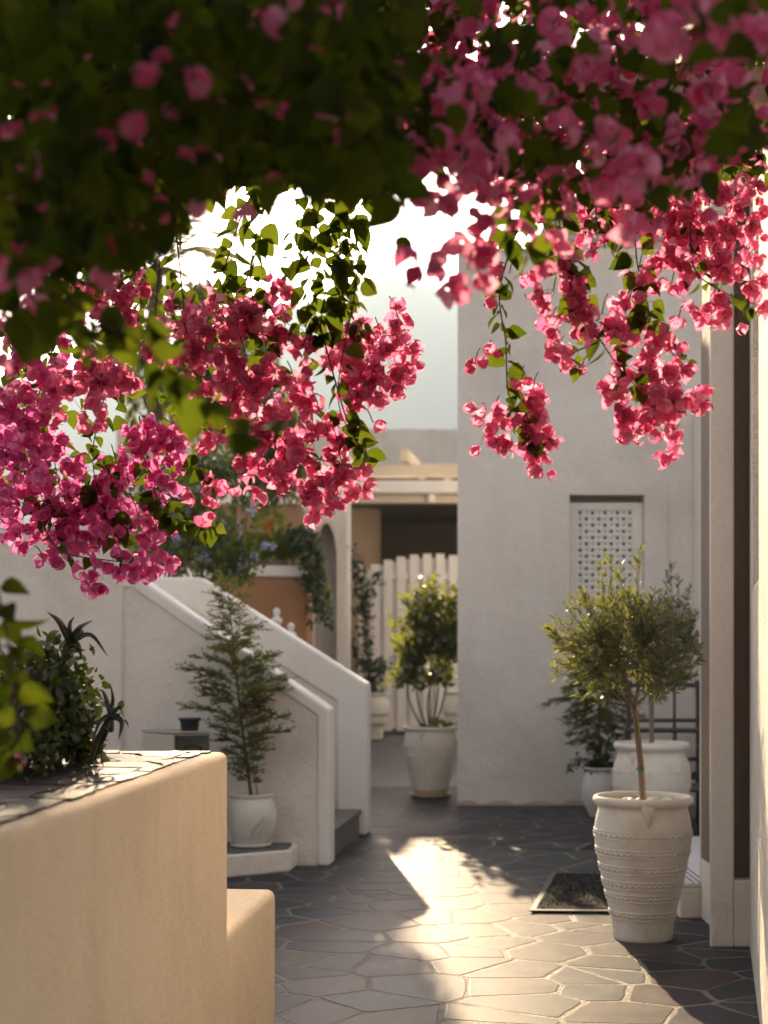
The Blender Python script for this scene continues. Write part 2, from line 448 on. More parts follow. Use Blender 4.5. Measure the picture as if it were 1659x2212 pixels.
def foliage(name, T, P, D, Nn, S, mat, parent, kind='stuff'):
    P = np.asarray(P, float)
    if len(P) == 0: return
    me = scatter_mesh(name, T, P, frames(D, Nn), S)
    return link(name, me, mat, parent, kind)
def rdir(n, up=0.0, spread=1.0):
    d = rng.normal(size=(n, 3)) * spread; d[:, 2] += up
    return norm(d)

# ================================================================== SETTING
g = bobj('ground', box_bm(-3000, 3000, -3000, 6000, -0.6, -0.05), EARTH, kind='structure')

# mountain ridge far behind
def mountain():
    xs = np.linspace(-2600, 2600, 120); ys = np.linspace(1500, 2700, 40)
    V = []
    r_ = np.random.default_rng(3); ph = r_.uniform(0, 6.28, 14)
    for y in ys:
        for x in xs:
            uu = 829 + FPX * x / 1950.0
            prof = np.interp(uu, [-3500, -900, 300, 560, 700, 770, 850, 905, 985, 1120, 1500, 2400, 4500], [120, 260, 350, 400, 424, 432, 438, 434, 420, 385, 320, 240, 120])
            t = (y - 1500) / 450.0
            k = math.exp(-((y - 1950) / 330.0) ** 2)
            n = sum(math.sin(x * .0045 * (i + 1) + ph[i] + y * .003 * (i % 4)) * 8 / (i + 1) ** .8 for i in range(14))
            V.append((x, y, -3 + prof * k + n * min(1, k * 1.3) * .9))
    nx, ny = len(xs), len(ys)
    F = [(j * nx + i, j * nx + i + 1, (j + 1) * nx + i + 1, (j + 1) * nx + i) for j in range(ny - 1) for i in range(nx - 1)]
    return link('mountain', np_mesh('mountain', V, np.array(F), True), HILL, None, 'structure')
mountain()

# -------- crazy paving
paving = bobj('courtyard_paving', box_bm(-2.6, 4.2, 1.0, 16.0, -0.12, -0.0005), GROUT, kind='structure')
far_floor = bobj('alley_floor', box_bm(-3.0, 5.0, 16.0, 34.0, -0.12, -0.002), GREYFLOOR, kind='structure')
def clip(poly, a, b, c):
    out = []
    for i in range(len(poly)):
        p, q = poly[i], poly[(i + 1) % len(poly)]
        dp = a * p[0] + b * p[1] - c; dq = a * q[0] + b * q[1] - c
        if dp <= 0: out.append(p)
        if dp * dq < 0:
            t = dp / (dp - dq); out.append((p[0] + t * (q[0] - p[0]), p[1] + t * (q[1] - p[1])))
    return out
def make_paving():
    r_ = random.Random(5)
    x0, x1, y0, y1 = -1.9, 2.6, 4.4, 15.97
    sx, sy = 0.33, 0.235
    pts = []
    j = 0; y = y0
    while y < y1 + .3:
        x = x0 - .2 + (j % 2) * sx * .5
        while x < x1 + .3:
            if r_.random() > .16: pts.append((x + r_.uniform(-.5, .5) * sx, y + r_.uniform(-.5, .5) * sy))
            x += sx * r_.uniform(.8, 1.25)
        y += sy; j += 1
    cells = []
    P = np.array(pts)
    for i, (px, py) in enumerate(pts):
        poly = [(x0, y0), (x1, y0), (x1, y1), (x0, y1)]
        d2 = (P[:, 0] - px) ** 2 + (P[:, 1] - py) ** 2
        gap = r_.uniform(.006, .016)
        for k in np.argsort(d2)[1:22]:
            qx, qy = pts[k]; dx, dy = qx - px, qy - py; L = math.hypot(dx, dy)
            a, b = dx / L, dy / L
            poly = clip(poly, a, b, a * (px + qx) / 2 + b * (py + qy) / 2 - gap)
            if len(poly) < 3: break
        if len(poly) >= 3:
            ar = .5 * abs(sum(poly[i][0] * poly[(i + 1) % len(poly)][1] - poly[(i + 1) % len(poly)][0] * poly[i][1] for i in range(len(poly))))
            if ar > .006: cells.append((px, py, poly))
    def stone(poly):
        # ragged outline, softly rounded corners
        pl = []
        n = len(poly)
        for i in range(n):
            p, q = Vector(poly[i]), Vector(poly[(i + 1) % n])
            L = (q - p).length
            nn = Vector((-(q - p).y, (q - p).x)).normalized() if L > 1e-6 else Vector((0, 0))
            m = max(1, int(L / .10))
            for k in range(m):
                t = (k + (.10 if k == 0 else 0)) / m
                pl.append(p.lerp(q, t) + nn * r_.uniform(-.006, .006))
            if L > .05: pl.append(p.lerp(q, .93))
        c = sum(pl, Vector((0, 0))) / len(pl)
        h = r_.uniform(.0007, .0016); tx, ty = r_.uniform(-.0008, .0008), r_.uniform(-.0008, .0008)
        V, F = [], []
        for (k, z) in ((1.0, -.03), (1.0, h - .0006), (None, h)):
            for p in pl:
                if k is None:
                    d = (c - p); p2 = p + d.normalized() * min(.006, d.length * .3)
                else: p2 = p
                V.append((p2.x, p2.y, z + ((p2.x - c.x) * tx + (p2.y - c.y) * ty if z > -.01 else 0)))
        n = len(pl)
        for j in range(2):
            for i in range(n): F.append((j * n + i, j * n + (i + 1) % n, (j + 1) * n + (i + 1) % n, (j + 1) * n + i))
        F.append(tuple(2 * n + i for i in range(n)))
        return V, F
    def seen(c):
        x, y, _ = c
        u = 829 + FPX * x / y; v = 1380 + FPX * CH / y
        if v > 2300: return 0
        lo = 560 if v > 1900 else 480
        if v < 1800: lo = 730
        hi = 1680 if v > 2040 else (1545 if v > 1960 else (1330 if v > 1735 else 1000))
        return 1 if lo - 40 < u < hi + 40 else 0
    vis = sorted([c for c in cells if seen(c)], key=lambda c: c[1])[:298]
    vs_ = set(id(c) for c in vis)
    for c in vis:
        V, F = stone(c[2])
        o = link('flagstone', np_mesh('flagstone', V, F), FLAG, paving)
    V, F = [], []
    for c in cells:
        if id(c) in vs_: continue
        v, f = stone(c[2]); b = len(V); V += v; F += [tuple(i + b for i in q) for q in f]
    link('outer_flagstones', np_mesh('outer_flagstones', V, F), FLAG, paving, 'stuff')
    print('flagstones', len(vis), 'of', len(cells))
make_paving()

# -------- tower house with shuttered window
TY = 14.17; TX = (988 - 829) / FPX * TY
tx = lambda u: (u - 829) / FPX * TY
tz = lambda v: CH - (v - 1380) / FPX * TY
tower = thing('tower_house', 'tall plain white stucco house with a pierced window shutter', 'house', (1.7, TY, 0))
def wall_hole(x0, x1, z0, z1, y, hx0, hx1, hz0, hz1, depth, back):
    b = bmesh.new()
    def q(*p): b.faces.new([b.verts.new(Vector(c)) for c in p])
    xs = [x0, hx0, hx1, x1]; zs = [z0, hz0, hz1, z1]
    for i in range(3):
        for j in range(3):
            if i == 1 and j == 1: continue
            q((xs[i], y, zs[j]), (xs[i + 1], y, zs[j]), (xs[i + 1], y, zs[j + 1]), (xs[i], y, zs[j + 1]))
    yd = y + depth
    q((hx0, y, hz0), (hx0, yd, hz0), (hx0, yd, hz1), (hx0, y, hz1)); q((hx1, y, hz0), (hx1, yd, hz0), (hx1, yd, hz1), (hx1, y, hz1))
    q((hx0, y, hz1), (hx1, y, hz1), (hx1, yd, hz1), (hx0, yd, hz1)); q((hx0, y, hz0), (hx1, y, hz0), (hx1, yd, hz0), (hx0, yd, hz0))
    q((hx0, yd, hz0), (hx1, yd, hz0), (hx1, yd, hz1), (hx0, yd, hz1))
    q((x0, y, z0), (x0, back, z0), (x0, back, z1), (x0, y, z1)); q((x1, y, z0), (x1, back, z0), (x1, back, z1), (x1, y, z1))
    q((x0, y, z1), (x1, y, z1), (x1, back, z1), (x0, back, z1)); q((x0, back, z0), (x1, back, z0), (x1, back, z1), (x0, back, z1))
    bmesh.ops.remove_doubles(b, verts=b.verts, dist=1e-5)
    for v in b.verts:
        if abs(v.co.y - back) < 1e-4: v.co.x += .55
    bmesh.ops.recalc_face_normals(b, faces=b.faces)
    es = [e for e in b.edges if len(e.link_faces) == 2 and e.calc_face_angle(0) > 1 and all(abs(v.co.x - x0) < 1e-4 or abs(v.co.z - z1) < 1e-4 for v in e.verts)]
    bmesh.ops.bevel(b, geom=es, offset=.025, segments=3, profile=.5, affect='EDGES')
    return b
HX0, HX1, HZ0, HZ1 = tx(1230), tx(1392), tz(1440), tz(1069)
bobj('wall', wall_hole(TX, 3.3, 0, tz(537), TY, HX0, HX1, HZ0, HZ1, .30, TY + 3.0), WHITE, tower)
# flat raised surround
sur = bmesh.new()
for a in ((tx(1190), HX0 - .004, HZ0 - .3, tz(1036)), (HX1 + .004, tx(1440), HZ0 - .3, tz(1036)), (HX0 - .004, HX1 + .004, HZ1 + .004, tz(1036)), (HX0 - .004, HX1 + .004, HZ0 - .3, HZ0 - .004)):
    box_bm(a[0], a[1], TY - .012, TY + .002, a[2], a[3], bm=sur)
bobj('window_surround', sur, WHITE, tower)
# base course of rough plaster, a little proud
bc = bmesh.new()
n = 40; pts = []
for i in range(n + 1):
    x = TX - .006 + (3.3 - TX) * i / n
    pts.append((x, TY - .007, .035 + .02 * math.sin(i * 1.3) + random.uniform(-.012, .012)))
extr_bm(pts + [(3.3, TY - .007, 0), (TX - .006, TY - .007, 0)], (0, .03, 0), bm=bc)
bobj('plaster_base', bc, plaster('dusty_base_plaster', (0.62, 0.53, 0.44), bump=.6, scale=50), tower)
shut = thing('window_shutter', 'white wooden shutter pierced with a grid of round holes in the tall house', 'shutter', ((HX0 + HX1) / 2, TY + .10, HZ0))
fb = bmesh.new()
fx0, fx1, fz0, fz1 = HX0 + .008, HX1 - .006, HZ0 + .01, tz(1084)
px0, px1, pz1 = tx(1249), tx(1371), tz(1099); pz0 = pz1 - 17 * .0555
yf = TY + .09
for a in ((fx0, px0, fz0, fz1), (px1, fx1, fz0, fz1), (px0, px1, pz1, fz1), (px0, px1, fz0, pz0)):
    box_bm(a[0], a[1], yf, yf + .045, a[2], a[3], bm=fb)
bobj('shutter_frame', fb, PAINTW, shut)
def pierced(x0, x1, z1, cols_, rows_, y, th):
    s = (x1 - x0) / cols_; V, F = [], []
    for r_ in range(rows_):
        for c in range(cols_):
            cx, cz = x0 + (c + .5) * s, z1 - (r_ + .5) * s
            big = (r_ + c) % 2 == 0
            rad = s * (.29 if big else .14)
            sq = [(1, 0), (1, 1), (0, 1), (-1, 1), (-1, 0), (-1, -1), (0, -1), (1, -1)]
            b = len(V)
            for (a, d) in sq: V.append((cx + a * s / 2, y, cz + d * s / 2))
            for k in range(8): V.append((cx + rad * math.cos(k * math.pi / 4), y, cz + rad * math.sin(k * math.pi / 4)))
            for k in range(8): V.append((cx + rad * math.cos(k * math.pi / 4), y + th, cz + rad * math.sin(k * math.pi / 4)))
            for k in range(8):
                k2 = (k + 1) % 8
                F.append((b + k, b + k2, b + 8 + k2, b + 8 + k)); F.append((b + 8 + k, b + 8 + k2, b + 16 + k2, b + 16 + k))
    return V, np.array(F)
V, F = pierced(px0, px1, pz1, 9, 17, yf + .012, .02)
link('pierced_panel', np_mesh('pierced_panel', V, F), PAINTW, shut)
bobj('unlit_room_sheet', box_bm(px0 - .01, px1 + .01, yf + .07, yf + .09, pz0 - .01, pz1 + .01), BLACKM, shut)  # black sheet, the darkness of the room behind put into its colour
sb = bmesh.new(); box_bm(HX0 + .01, HX1 - .01, TY - .03, TY + .08, HZ0 + .001, HZ0 + .035, .006, bm=sb)
bobj('sill', sb, WHITE2, tower)

# building behind / above the tower: metal roofed attic with louvres
attic = thing('attic_building', 'white building with grey sheet roof edge rising behind the tall house', 'building', (3.4, 18.5, 0))
AY = 18.5
ax = lambda u: (u - 829) / FPX * AY
az = lambda v: CH - (v - 1380) / FPX * AY
bobj('wall', box_bm(ax(1205), ax(1900), AY, AY + 3, 0, az(478), .02), WHITE, attic)
bobj('roof', box_bm(ax(1180), ax(1930), AY - .35, AY + 3.4, az(470), az(448), .02), METALROOF, attic)
for k in range(3):
    bobj('louvre_slat', box_bm(ax(1215), ax(1600), AY - .05 - .01 * k, AY + .05, az(505 + 15 * k), az(497 + 15 * k), .004), METALROOF, attic)

# -------- right house: entrance step, jamb, pillar and sunlit side wall
rh = thing('entrance_house', 'white house along the right edge with a recessed doorway', 'house', (2.2, 8.0, 0))
stp = thing('entrance_step', 'cream doorstep with grooved white marble top behind the big olive pot', 'doorstep', (1.9, 8.4, 0))
sx0 = (1468 - 829) / FPX * 8.43
bobj('plinth', box_bm(sx0, 2.9, 8.43, 10.45, 0, .165, .012), WHITE, stp)
bobj('tread', box_bm(sx0 + .004, 2.9, 8.434, 10.45, .166, .19, .005), MARBLE, stp)
for k in range(3):
    xg = sx0 + .075 + k * .034
    bobj('groove', box_bm(xg, xg + .008, 8.44, 10.44, .186, .1915), GROOVE, stp)
jx0 = (1511 - 829) / FPX * 8.45
bobj('door_jamb', plan_bm([(jx0, 8.452), (2.9, 8.452), (2.95, 8.70), (jx0 + .056, 8.70)], .191, 4.2, .010), WHITE2, rh)
bobj('far_door_jamb', box_bm(2.78, 3.2, 10.6, 14.16, 0, 3.55, .02), WHITE, rh)
pX0, pX1, pX2, pY = 1.583, 1.700, 1.803, 7.646
bobj('pillar', plan_bm([(pX0, pY), (pX1, pY), (pX1 + .162, 8.44), (pX0 + .162, 8.44)], 0, 4.2, .010), WHITE, rh)
bobj('apron_wall', box_bm(pX1 + .001, 2.6, pY + .004, 8.44, 0, .325, .008), WHITE, rh)
bobj('recessed_frame', box_bm(pX1 + .001, 2.6, pY + .10, 8.44, .326, 4.2), TAUPE, rh)
for z_ in (.75, 1.6, 2.4):
    bobj('hinge', box_bm(pX1 + .004, pX1 + .022, pY + .088, pY + .0995, z_, z_ + .09, .002, 1), TUBE, rh)
# side wall with niche, in its own frame: d along the wall toward the camera, nrm out of it (to the left)
sd = Vector((-.2035, -.979, 0)); sn = Vector((-.979, .2035, 0)); s0 = Vector((pX2, pY + .12, 0))
def sw(s, o, z): return s0 + sd * s + sn * o + Vector((0, 0, z))
def swbox(s_0, s_1, o0, o1, z0, z1, bev=0, bm=None):
    return extr_bm([sw(s_0, o0, z0), sw(s_1, o0, z0), sw(s_1, o1, z0), sw(s_0, o1, z0)], (0, 0, z1 - z0), bev, bm=bm)
swb = bmesh.new()
nz0, nz1, na, nb = 1.72, 3.2, .62, 1.55           # tall niche
swbox(0, na, -.40, 0, 0, 4.2, bm=swb)
swbox(nb, 3.75, -.40, 0, 0, 4.2, bm=swb)
swbox(na, nb, -.40, 0, 0, nz0, bm=swb)
swbox(na, nb, -.40, 0, nz1, 4.2, bm=swb)
bobj('side_wall', swb, ROUGHW, rh)
nw = thing('side_window', 'narrow shuttered window set deep in the sunlit right wall', 'window', tuple(sw(1.1, -.2, nz0)))
bobj('window_frame', swbox(na + .001, nb - .001, -.30, -.26, nz0 + .001, nz1 - .001), PAINTW, nw)
bobj('window_sill', swbox(na + .003, nb - .003, -.255, -.004, nz0 + .001, nz0 + .022, .004), WHITE2, nw)

# -------- staircase going up to the left between two parapets
e = Vector((-.991, .131, 0)); nv = Vector((.131, .991, 0))
stair = thing('staircase', 'white parapet staircase with grey slate steps rising to the left', 'staircase', (-.4, 10.4, 0))
def parapet(base, outline, band, th, nm):
    """outline: (s, z) from the foot of the free end up over the slope to the house"""
    up = Vector((0, 0, 1))
    # inset line parallel to the outline
    ins = []
    pts = [Vector(p) for p in outline]
    for i, p in enumerate(pts):
        dirs = []
        if i > 0: dirs.append((pts[i] - pts[i - 1]).normalized())
        if i < len(pts) - 1: dirs.append((pts[i + 1] - pts[i]).normalized())
        ns = [Vector((d.y, -d.x)) for d in dirs]
        if len(ns) == 1: off = ns[0] * band
        else:
            m = (ns[0] + ns[1]); m.normalize(); off = m * (band / max(.3, m.dot(ns[0])))
        ins.append(p + off)
    ins[0].y = 0
    P3 = lambda q, o: base + e * q[0] + nv * o + up * q[1]
    body = [P3(q, 0) for q in ins] + [P3((ins[-1].x, 0), 0)]
    bobj('wall_panel', extr_bm(body, nv * th), WHITE, stair)
    strip = [P3(q, -.016) for q in pts] + [P3(q, -.016) for q in ins[::-1]]
    bobj('coping_band', extr_bm(strip, nv * (th + .032), .022, 3), WHITE2, stair)
nb0 = Vector((-.357, 10.38, 0))
parapet(nb0, [(0, 0), (0, 1.035), (1.32, 1.925), (1.46, 1.925)], .085, .19, 'near')
fb0 = Vector((-.128, 12.02, 0))
parapet(fb0, [(0, 0), (0, 1.155), (1.32, 1.978), (1.9, 1.978), (3.2, 1.978)], .24, .20, 'far')
w0 = .21; w1 = (fb0 - nb0).dot(nv) - .02
for k in range(7):
    s_ = .045 + .30 * k; z = .2 * (k + 1)
    base = nb0 + nv * w0
    def q(s, o, zz): return base + e * s + nv * o + Vector((0, 0, zz))
    off = .0
    rb = extr_bm([q(s_, 0, z - .2), q(s_ + 2.6 - .3 * k, 0, z - .2), q(s_ + 2.6 - .3 * k, 0, z - .03), q(s_, 0, z - .03)], nv * (w1 - w0))
    st = bobj('step', rb, SLATESTEP, stair)
    tb = extr_bm([q(s_ - .018, 0, z - .029), q(s_ + .34, 0, z - .029), q(s_ + .34, 0, z), q(s_ - .018, 0, z)], nv * (w1 - w0), .004)
    bobj('tread', tb, SLATESTEP, st)
# terrace platform behind, house wall at the left
terr = bobj('terrace', plan_bm([(-1.55, 12.45), (-1.55, 17), (-6, 17), (-6, 10.8), (-2.2, 10.75)], 0, 1.38), WHITE, kind='structure')
lh = thing('left_house', 'pale stucco house wall at the left beneath the bougainvillea', 'house', (-2.6, 10.5, 0))
cx = nb0 + e * 1.40
bobj('wall', plan_bm([(cx.x, cx.y - .03), (cx.x - .02, cx.y + .25), (-6, cx.y + .62), (-6, cx.y - .10)], 0, 2.28, .03, 3), WHITE, lh)
# ledge at the foot of the stair wall
ledge = thing('plaster_ledge', 'low white plaster ledge at the foot of the stair wall', 'ledge', (-.9, 10.2, 0))
lp = [G(635, 1868), G(640, 1878), G(500, 1893), Vector((-2.2, 10.02, 0)), Vector((-2.2, 10.63, 0)), nb0 + e * .18 + nv * -.002]
bobj('plinth', plan_bm([(p.x, p.y) for p in [G(640, 1873), G(628, 1884), G(500, 1897), Vector((-2.2, 9.85, 0)), Vector((-2.2, 10.58, 0)), nb0 + e * .21 + nv * -.004]], 0, .148, .02, 3), WHITE, ledge)
bobj('top_slab', plan_bm([(p.x, p.y) for p in [G(630, 1876), G(622, 1884), G(500, 1896), Vector((-2.18, 9.87, 0)), Vector((-2.18, 10.57, 0)), nb0 + e * .26 + nv * -.006]], .146, .153), GREYFLOOR, ledge)

# -------- near planter wall, with slate top
pl = thing('planter_wall', 'big cream plastered planter with stone topped rim in the foreground', 'planter', (-.7, 4.3, 0))
Y1 = 5.0; Z1 = 1.14; dirp = Vector((.096, 1, 0)); p1 = Vector((-.0997 * Y1, Y1, 0))
def pp(t): return p1 + dirp * t
def perp(o): return Vector((-1, .096, 0)) * o
stepz = .557
def rough_block(poly, z0, z1, bev, seg=4):
    return plan_bm([(p.x, p.y) for p in poly], z0, z1, bev, seg)
bodyb = rough_block([pp(.02), pp(-3.4), pp(-3.4) + perp(2.2), pp(.25) + perp(2.2), pp(.05) + perp(.40)], 0, Z1, .024)
bobj('wall', bodyb, CREAM, pl, True)
stepb = rough_block([pp(.95), pp(-.3) + perp(.004), pp(-.3) + perp(.55), pp(.95) + perp(.55)], 0, stepz, .032)
bobj('end_step', stepb, CREAM, pl, True)
# irregular slate pieces set in the rim
r_ = random.Random(9)
rp_ = [( -.02 - .17 * i + r_.uniform(-.08, .08), .05 + .16 * j + r_.uniform(-.07, .07)) for i in range(20) for j in range(6)]
ra = np.array(rp_)
for k, (a_, b_) in enumerate(rp_):
    poly = [(-3.35, .046 + r_.uniform(0, .014)), (-.03, .046 + r_.uniform(0, .014)), (-.03, .90), (-3.35, .90)]
    for q in np.argsort((ra[:, 0] - a_) ** 2 + (ra[:, 1] - b_) ** 2)[1:20]:
        dx, dy = ra[q] - (a_, b_); Ln = math.hypot(dx, dy)
        poly = clip(poly, dx / Ln, dy / Ln, (dx * (a_ + ra[q][0]) + dy * (b_ + ra[q][1])) / 2 / Ln - r_.uniform(.004, .009))
        if len(poly) < 3: break
    if len(poly) < 3: continue
    pts = []
    for (x0, y0), (x1, y1) in zip(poly, poly[1:] + poly[:1]):
        m_ = max(1, int(math.hypot(x1 - x0, y1 - y0) / .035))
        for t in range(m_): pts.append((x0 + (x1 - x0) * t / m_ + r_.uniform(-.004, .004), y0 + (y1 - y0) * t / m_ + r_.uniform(-.004, .004)))
    P = [pp(a) + perp(b) for a, b in pts]
    cxy = sum(P, Vector((0, 0, 0))) / len(P); tx_, ty_ = r_.uniform(-.02, .02), r_.uniform(-.02, .02)
    b = extr_bm([(p.x, p.y, Z1 - .02) for p in P], (0, 0, .0235 + r_.uniform(0, .003)))
    for v in b.verts:
        if v.co.z > Z1: v.co.z += (v.co.x - cxy.x) * tx_ + (v.co.y - cxy.y) * ty_
    bobj('rim_stone', b, RIM, pl)
bobj('planting_bed', plan_bm([(p.x, p.y) for p in [pp(-.35) + perp(.92), pp(-3.3) + perp(.92), pp(-3.3) + perp(2.1), pp(-.35) + perp(2.1)]], Z1 - .01, Z1 + .014, .006), SOIL, pl)

# -------- terracotta planter on the terrace, upper brown wall
TYp = 16.2
tp = thing('terracotta_planter', 'terracotta brown planter wall with white cap beyond the stairs', 'planter', (-1.2, TYp, 0))
q1 = W(514, 1246, TYp); q2 = W(652, 1240, TYp + .15)
zt = q1.z
bobj('wall', plan_bm([(q1.x, q1.y), (q2.x + .05, q2.y), (q2.x + .05, q2.y + 1.3), (q1.x - 1.0, q1.y + 1.3), (q1.x - .45, q1.y + .45)], 0, zt, .03), TERRA, tp)
bobj('cap', plan_bm([(q1.x - .02, q1.y - .04), (q2.x + .03, q2.y - .04), (q2.x + .03, q2.y + 1.3), (q1.x - 1.0, q1.y + 1.3), (q1.x - .5, q1.y + .42)], zt + .001, zt + .12, .025, 3), WHITE2, tp)
ub = thing('brown_upper_house', 'brown walled upper house under the white roof edge', 'house', (-2.2, 21.5, 0))
a0, a1 = W(380, 1090, 21.5), W(648, 1090, 21.5)
bobj('wall', box_bm(a0.x - 1.5, a1.x, 21.5, 24.4, 0, a0.z, .01), UPPERB, ub)
bobj('white_fascia', box_bm(a0.x - 1.5, a1.x + .02, 21.4, 24.4, a0.z + .001, W(0, 1062, 21.5).z, .02), WHITE2, ub)

# little white finials standing on a white newel beyond the parapet
for (u, v0, v1, lab) in ((597, 1312, 1352, 'taller white turned finial in front of the terracotta planter'), (628, 1344, 1384, 'shorter white turned finial in front of the terracotta planter')):
    Yf = 15.3; b = W(u, v1 + 25, Yf); t = W(u, v0, Yf); h = t.z - b.z
    f_ = thing('garden_finial', lab, 'finial', (b.x, Yf, b.z), 'white finials by the terracotta planter')
    prof = [(.0, 0), (.055, 0), (.055, .08 * h), (.03, .14 * h), (.022, .35 * h), (.05, .48 * h), (.058, .56 * h), (.045, .64 * h), (.02, .70 * h), (.032, .80 * h), (.036, .88 * h), (.02, .96 * h), (0, h)]
    V, F = lathe(prof, 16, (b.x, Yf, b.z)); link('shaft', np_mesh('shaft', V, F, True), WHITE2, f_)
    V, F = [], []
    tube_vf([(b.x, Yf, b.z), (b.x, Yf, 0.0)], .045, 8, V, F); link('post', np_mesh('post', [tuple(v) for v in V], F, True), WHITE2, f_)

# -------- arch wall, drainpipe, rounded wall, dark passage, gate
AYw = 22.6
aw = thing('arch_wall', 'white wall with a narrow arched niche beside the gate', 'wall', (-.9, AYw, 0))
X = lambda u, Y: (u - 829) / FPX * Y
Zv = lambda v, Y: CH - (v - 1380) / FPX * Y
xa, xb = X(681, AYw), X(727, AYw); zs = Zv(1215, AYw); za = Zv(1130, AYw)
arc = [((xa + xb) / 2 + (xb - xa) / 2 * math.cos(t), zs + (za - zs) * math.sin(t)) for t in np.linspace(math.pi, 0, 17)]
outl = [(X(640, AYw), 0), (xa, 0)] + arc + [(xb, 0), (X(746, AYw), 0), (X(746, AYw), Zv(1068, AYw)), (X(640, AYw), Zv(1068, AYw))]
bobj('wall', extr_bm([(x, AYw, z) for x, z in outl], (0, .55, 0)), WHITE, aw)
bobj('niche_back', box_bm(xa - .05, xb + .05, AYw + .551, AYw + .62, 0, za + .1), WHITE, aw)
dp = thing('drainpipe', 'white drainpipe running down beside the arched niche', 'pipe', (X(751, 22.9), 22.9, 0))
tubes('pipe', [([(X(751, 22.9), 22.9, 0), (X(751, 22.9), 22.9, Zv(1075, 22.9))], .042)], PAINTW, dp, 12)
for v in (1180, 1330, 1480):
    V, F = lathe([(.044, -.02), (.05, -.02), (.05, .02), (.044, .02)], 14, (X(751, 22.9), 22.9, Zv(v, 22.9)))
    link('bracket', np_mesh('bracket', V, F), PAINTW, dp)
GY = 24.6
rw = thing('rounded_wall', 'rounded beige wall corner above the gate', 'wall', (-.4, 26.5, 0))
c0 = X(700, 26.3); c1 = X(822, 26.3)
rp = [(c0, 26.3)] + [(c1 - .35 + .35 * math.sin(t), 26.65 - .35 * math.cos(t)) for t in np.linspace(0, math.pi / 2, 8)] + [(c1, 29.5), (c0, 29.5)]
bobj('wall', plan_bm(rp, 0, Zv(1080, 26.3)), plaster('beige_stucco', (0.56, 0.44, 0.33), bump=.3), rw, False)
ps = thing('dark_passage', 'dark shaded passage wall with brown timber beam above the gate', 'passage', (1.0, 29.5, 0))
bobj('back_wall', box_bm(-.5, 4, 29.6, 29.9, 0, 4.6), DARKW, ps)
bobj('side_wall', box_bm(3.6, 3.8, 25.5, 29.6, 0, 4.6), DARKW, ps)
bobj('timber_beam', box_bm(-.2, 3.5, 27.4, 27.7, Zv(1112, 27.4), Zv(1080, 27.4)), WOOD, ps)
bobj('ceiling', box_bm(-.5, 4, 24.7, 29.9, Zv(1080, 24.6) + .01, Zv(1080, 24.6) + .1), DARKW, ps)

gate = thing('picket_gate', 'white picket gate with arched top closing the alley', 'gate', (.4, GY, 0))
gx = lambda u: X(u, GY)
gz = lambda v: Zv(v, GY)
def arch_v(u): return 1196 + 32 * ((u - 930) / 145) ** 2
k = 0; u = 771.5
while u < 1110:
    if u > 786:
        zt_ = gz(arch_v(u + 8))
        bobj('picket', box_bm(gx(u), gx(u + 19), GY, GY + .028, .06, zt_, .006, 1), PAINTW, gate)
        bobj('back_board', box_bm(gx(u - 11.5), gx(u + 1), GY + .075, GY + .095, .10, gz(arch_v(u)) - .06), PAINTW, gate)
    u += 28.2
for (va, vb) in ((1239, 1251), (1405, 1416), (1560, 1574)):
    bobj('rail', box_bm(gx(786), gx(1110), GY + .029, GY + .074, gz(vb), gz(va), .004, 1), PAINTW, gate)
bobj('gate_post', box_bm(gx(774), gx(785), GY - .02, GY + .10, 0, gz(1215), .008), WHITE2, gate)

# roof edge and pergola over the gate
RY = 24.2
rx = lambda u: X(u, RY)
rz = lambda v: Zv(v, RY)
roof = thing('flat_roof', 'flat white roof slab with beige fascia over the gate passage', 'roof', (-.5, RY, 3.5))
bobj('slab', box_bm(rx(640), 3.4, RY - .1, 29.8, rz(1067), rz(1039), .03, 3), WHITE2, roof)
bobj('fascia', box_bm(rx(745), 3.4, RY + .02, RY + .30, rz(1086), rz(1067) - .002, .01), BEAM, roof)
bobj('bracket', box_bm(rx(924), rx(939), RY - .06, RY + .02, rz(1087), rz(1067) - .003, .01), WHITE2, roof)
pg = thing('roof_pergola', 'cream timber pergola beams above the flat roof', 'pergola', (-1.5, RY, 3.8))
bobj('long_beam', box_bm(rx(380), rx(1010), RY + .2, RY + .36, rz(1027), rz(999), .012), BEAM, pg)
for u0 in (300, 388, 470, 552, 634, 716, 862, 1000):
    x_ = rx(u0)
    bobj('cross_beam', extr_bm([(x_, RY - .15, rz(998) + .001), (x_ + .02, RY - .15, rz(972)), (x_ + .36, RY + 2.6, rz(972)), (x_ + .36, RY + 2.6, rz(998) + .001)], (.12, 0, 0), .01), BEAM, pg)
for u0 in (420, 620, 960):
    bobj('post', box_bm(rx(u0), rx(u0) + .12, RY + .21, RY + .33, rz(1039) + .001, rz(1027) - .001), BEAM, pg)
fw = thing('far_white_wall', 'plain white house wall beyond the pergola below the mountain', 'house', (-.5, 33, 0))
bobj('wall', box_bm(X(250, 33), X(1150, 33), 33, 36, 0, Zv(926, 33), .03), WHITE, fw)

# -------- overhead beam carrying the bougainvillea
pb = thing('overhead_beam', 'cream concrete beam from the right wall carrying the bougainvillea', 'beam', (0, 4.3, 2.8))
bobj('beam', box_bm(-2.6, 1.35, 4.22, 4.33, 2.935, 3.04, .012), BEAM, pb)
bobj('front_beam', box_bm(-2.6, 1.0, 1.2, 1.36, 2.93, 3.05, .012), BEAM, pb)
for k in range(5):
    bobj('rafter', box_bm(-2.4 + .8 * k, -2.32 + .8 * k, -6.2, 4.8, 3.051, 3.15, .008), BEAM, pb)
bobj('post', box_bm(-2.62, -2.46, 4.22, 4.38, 0, 2.914, .012), BEAM, pb)

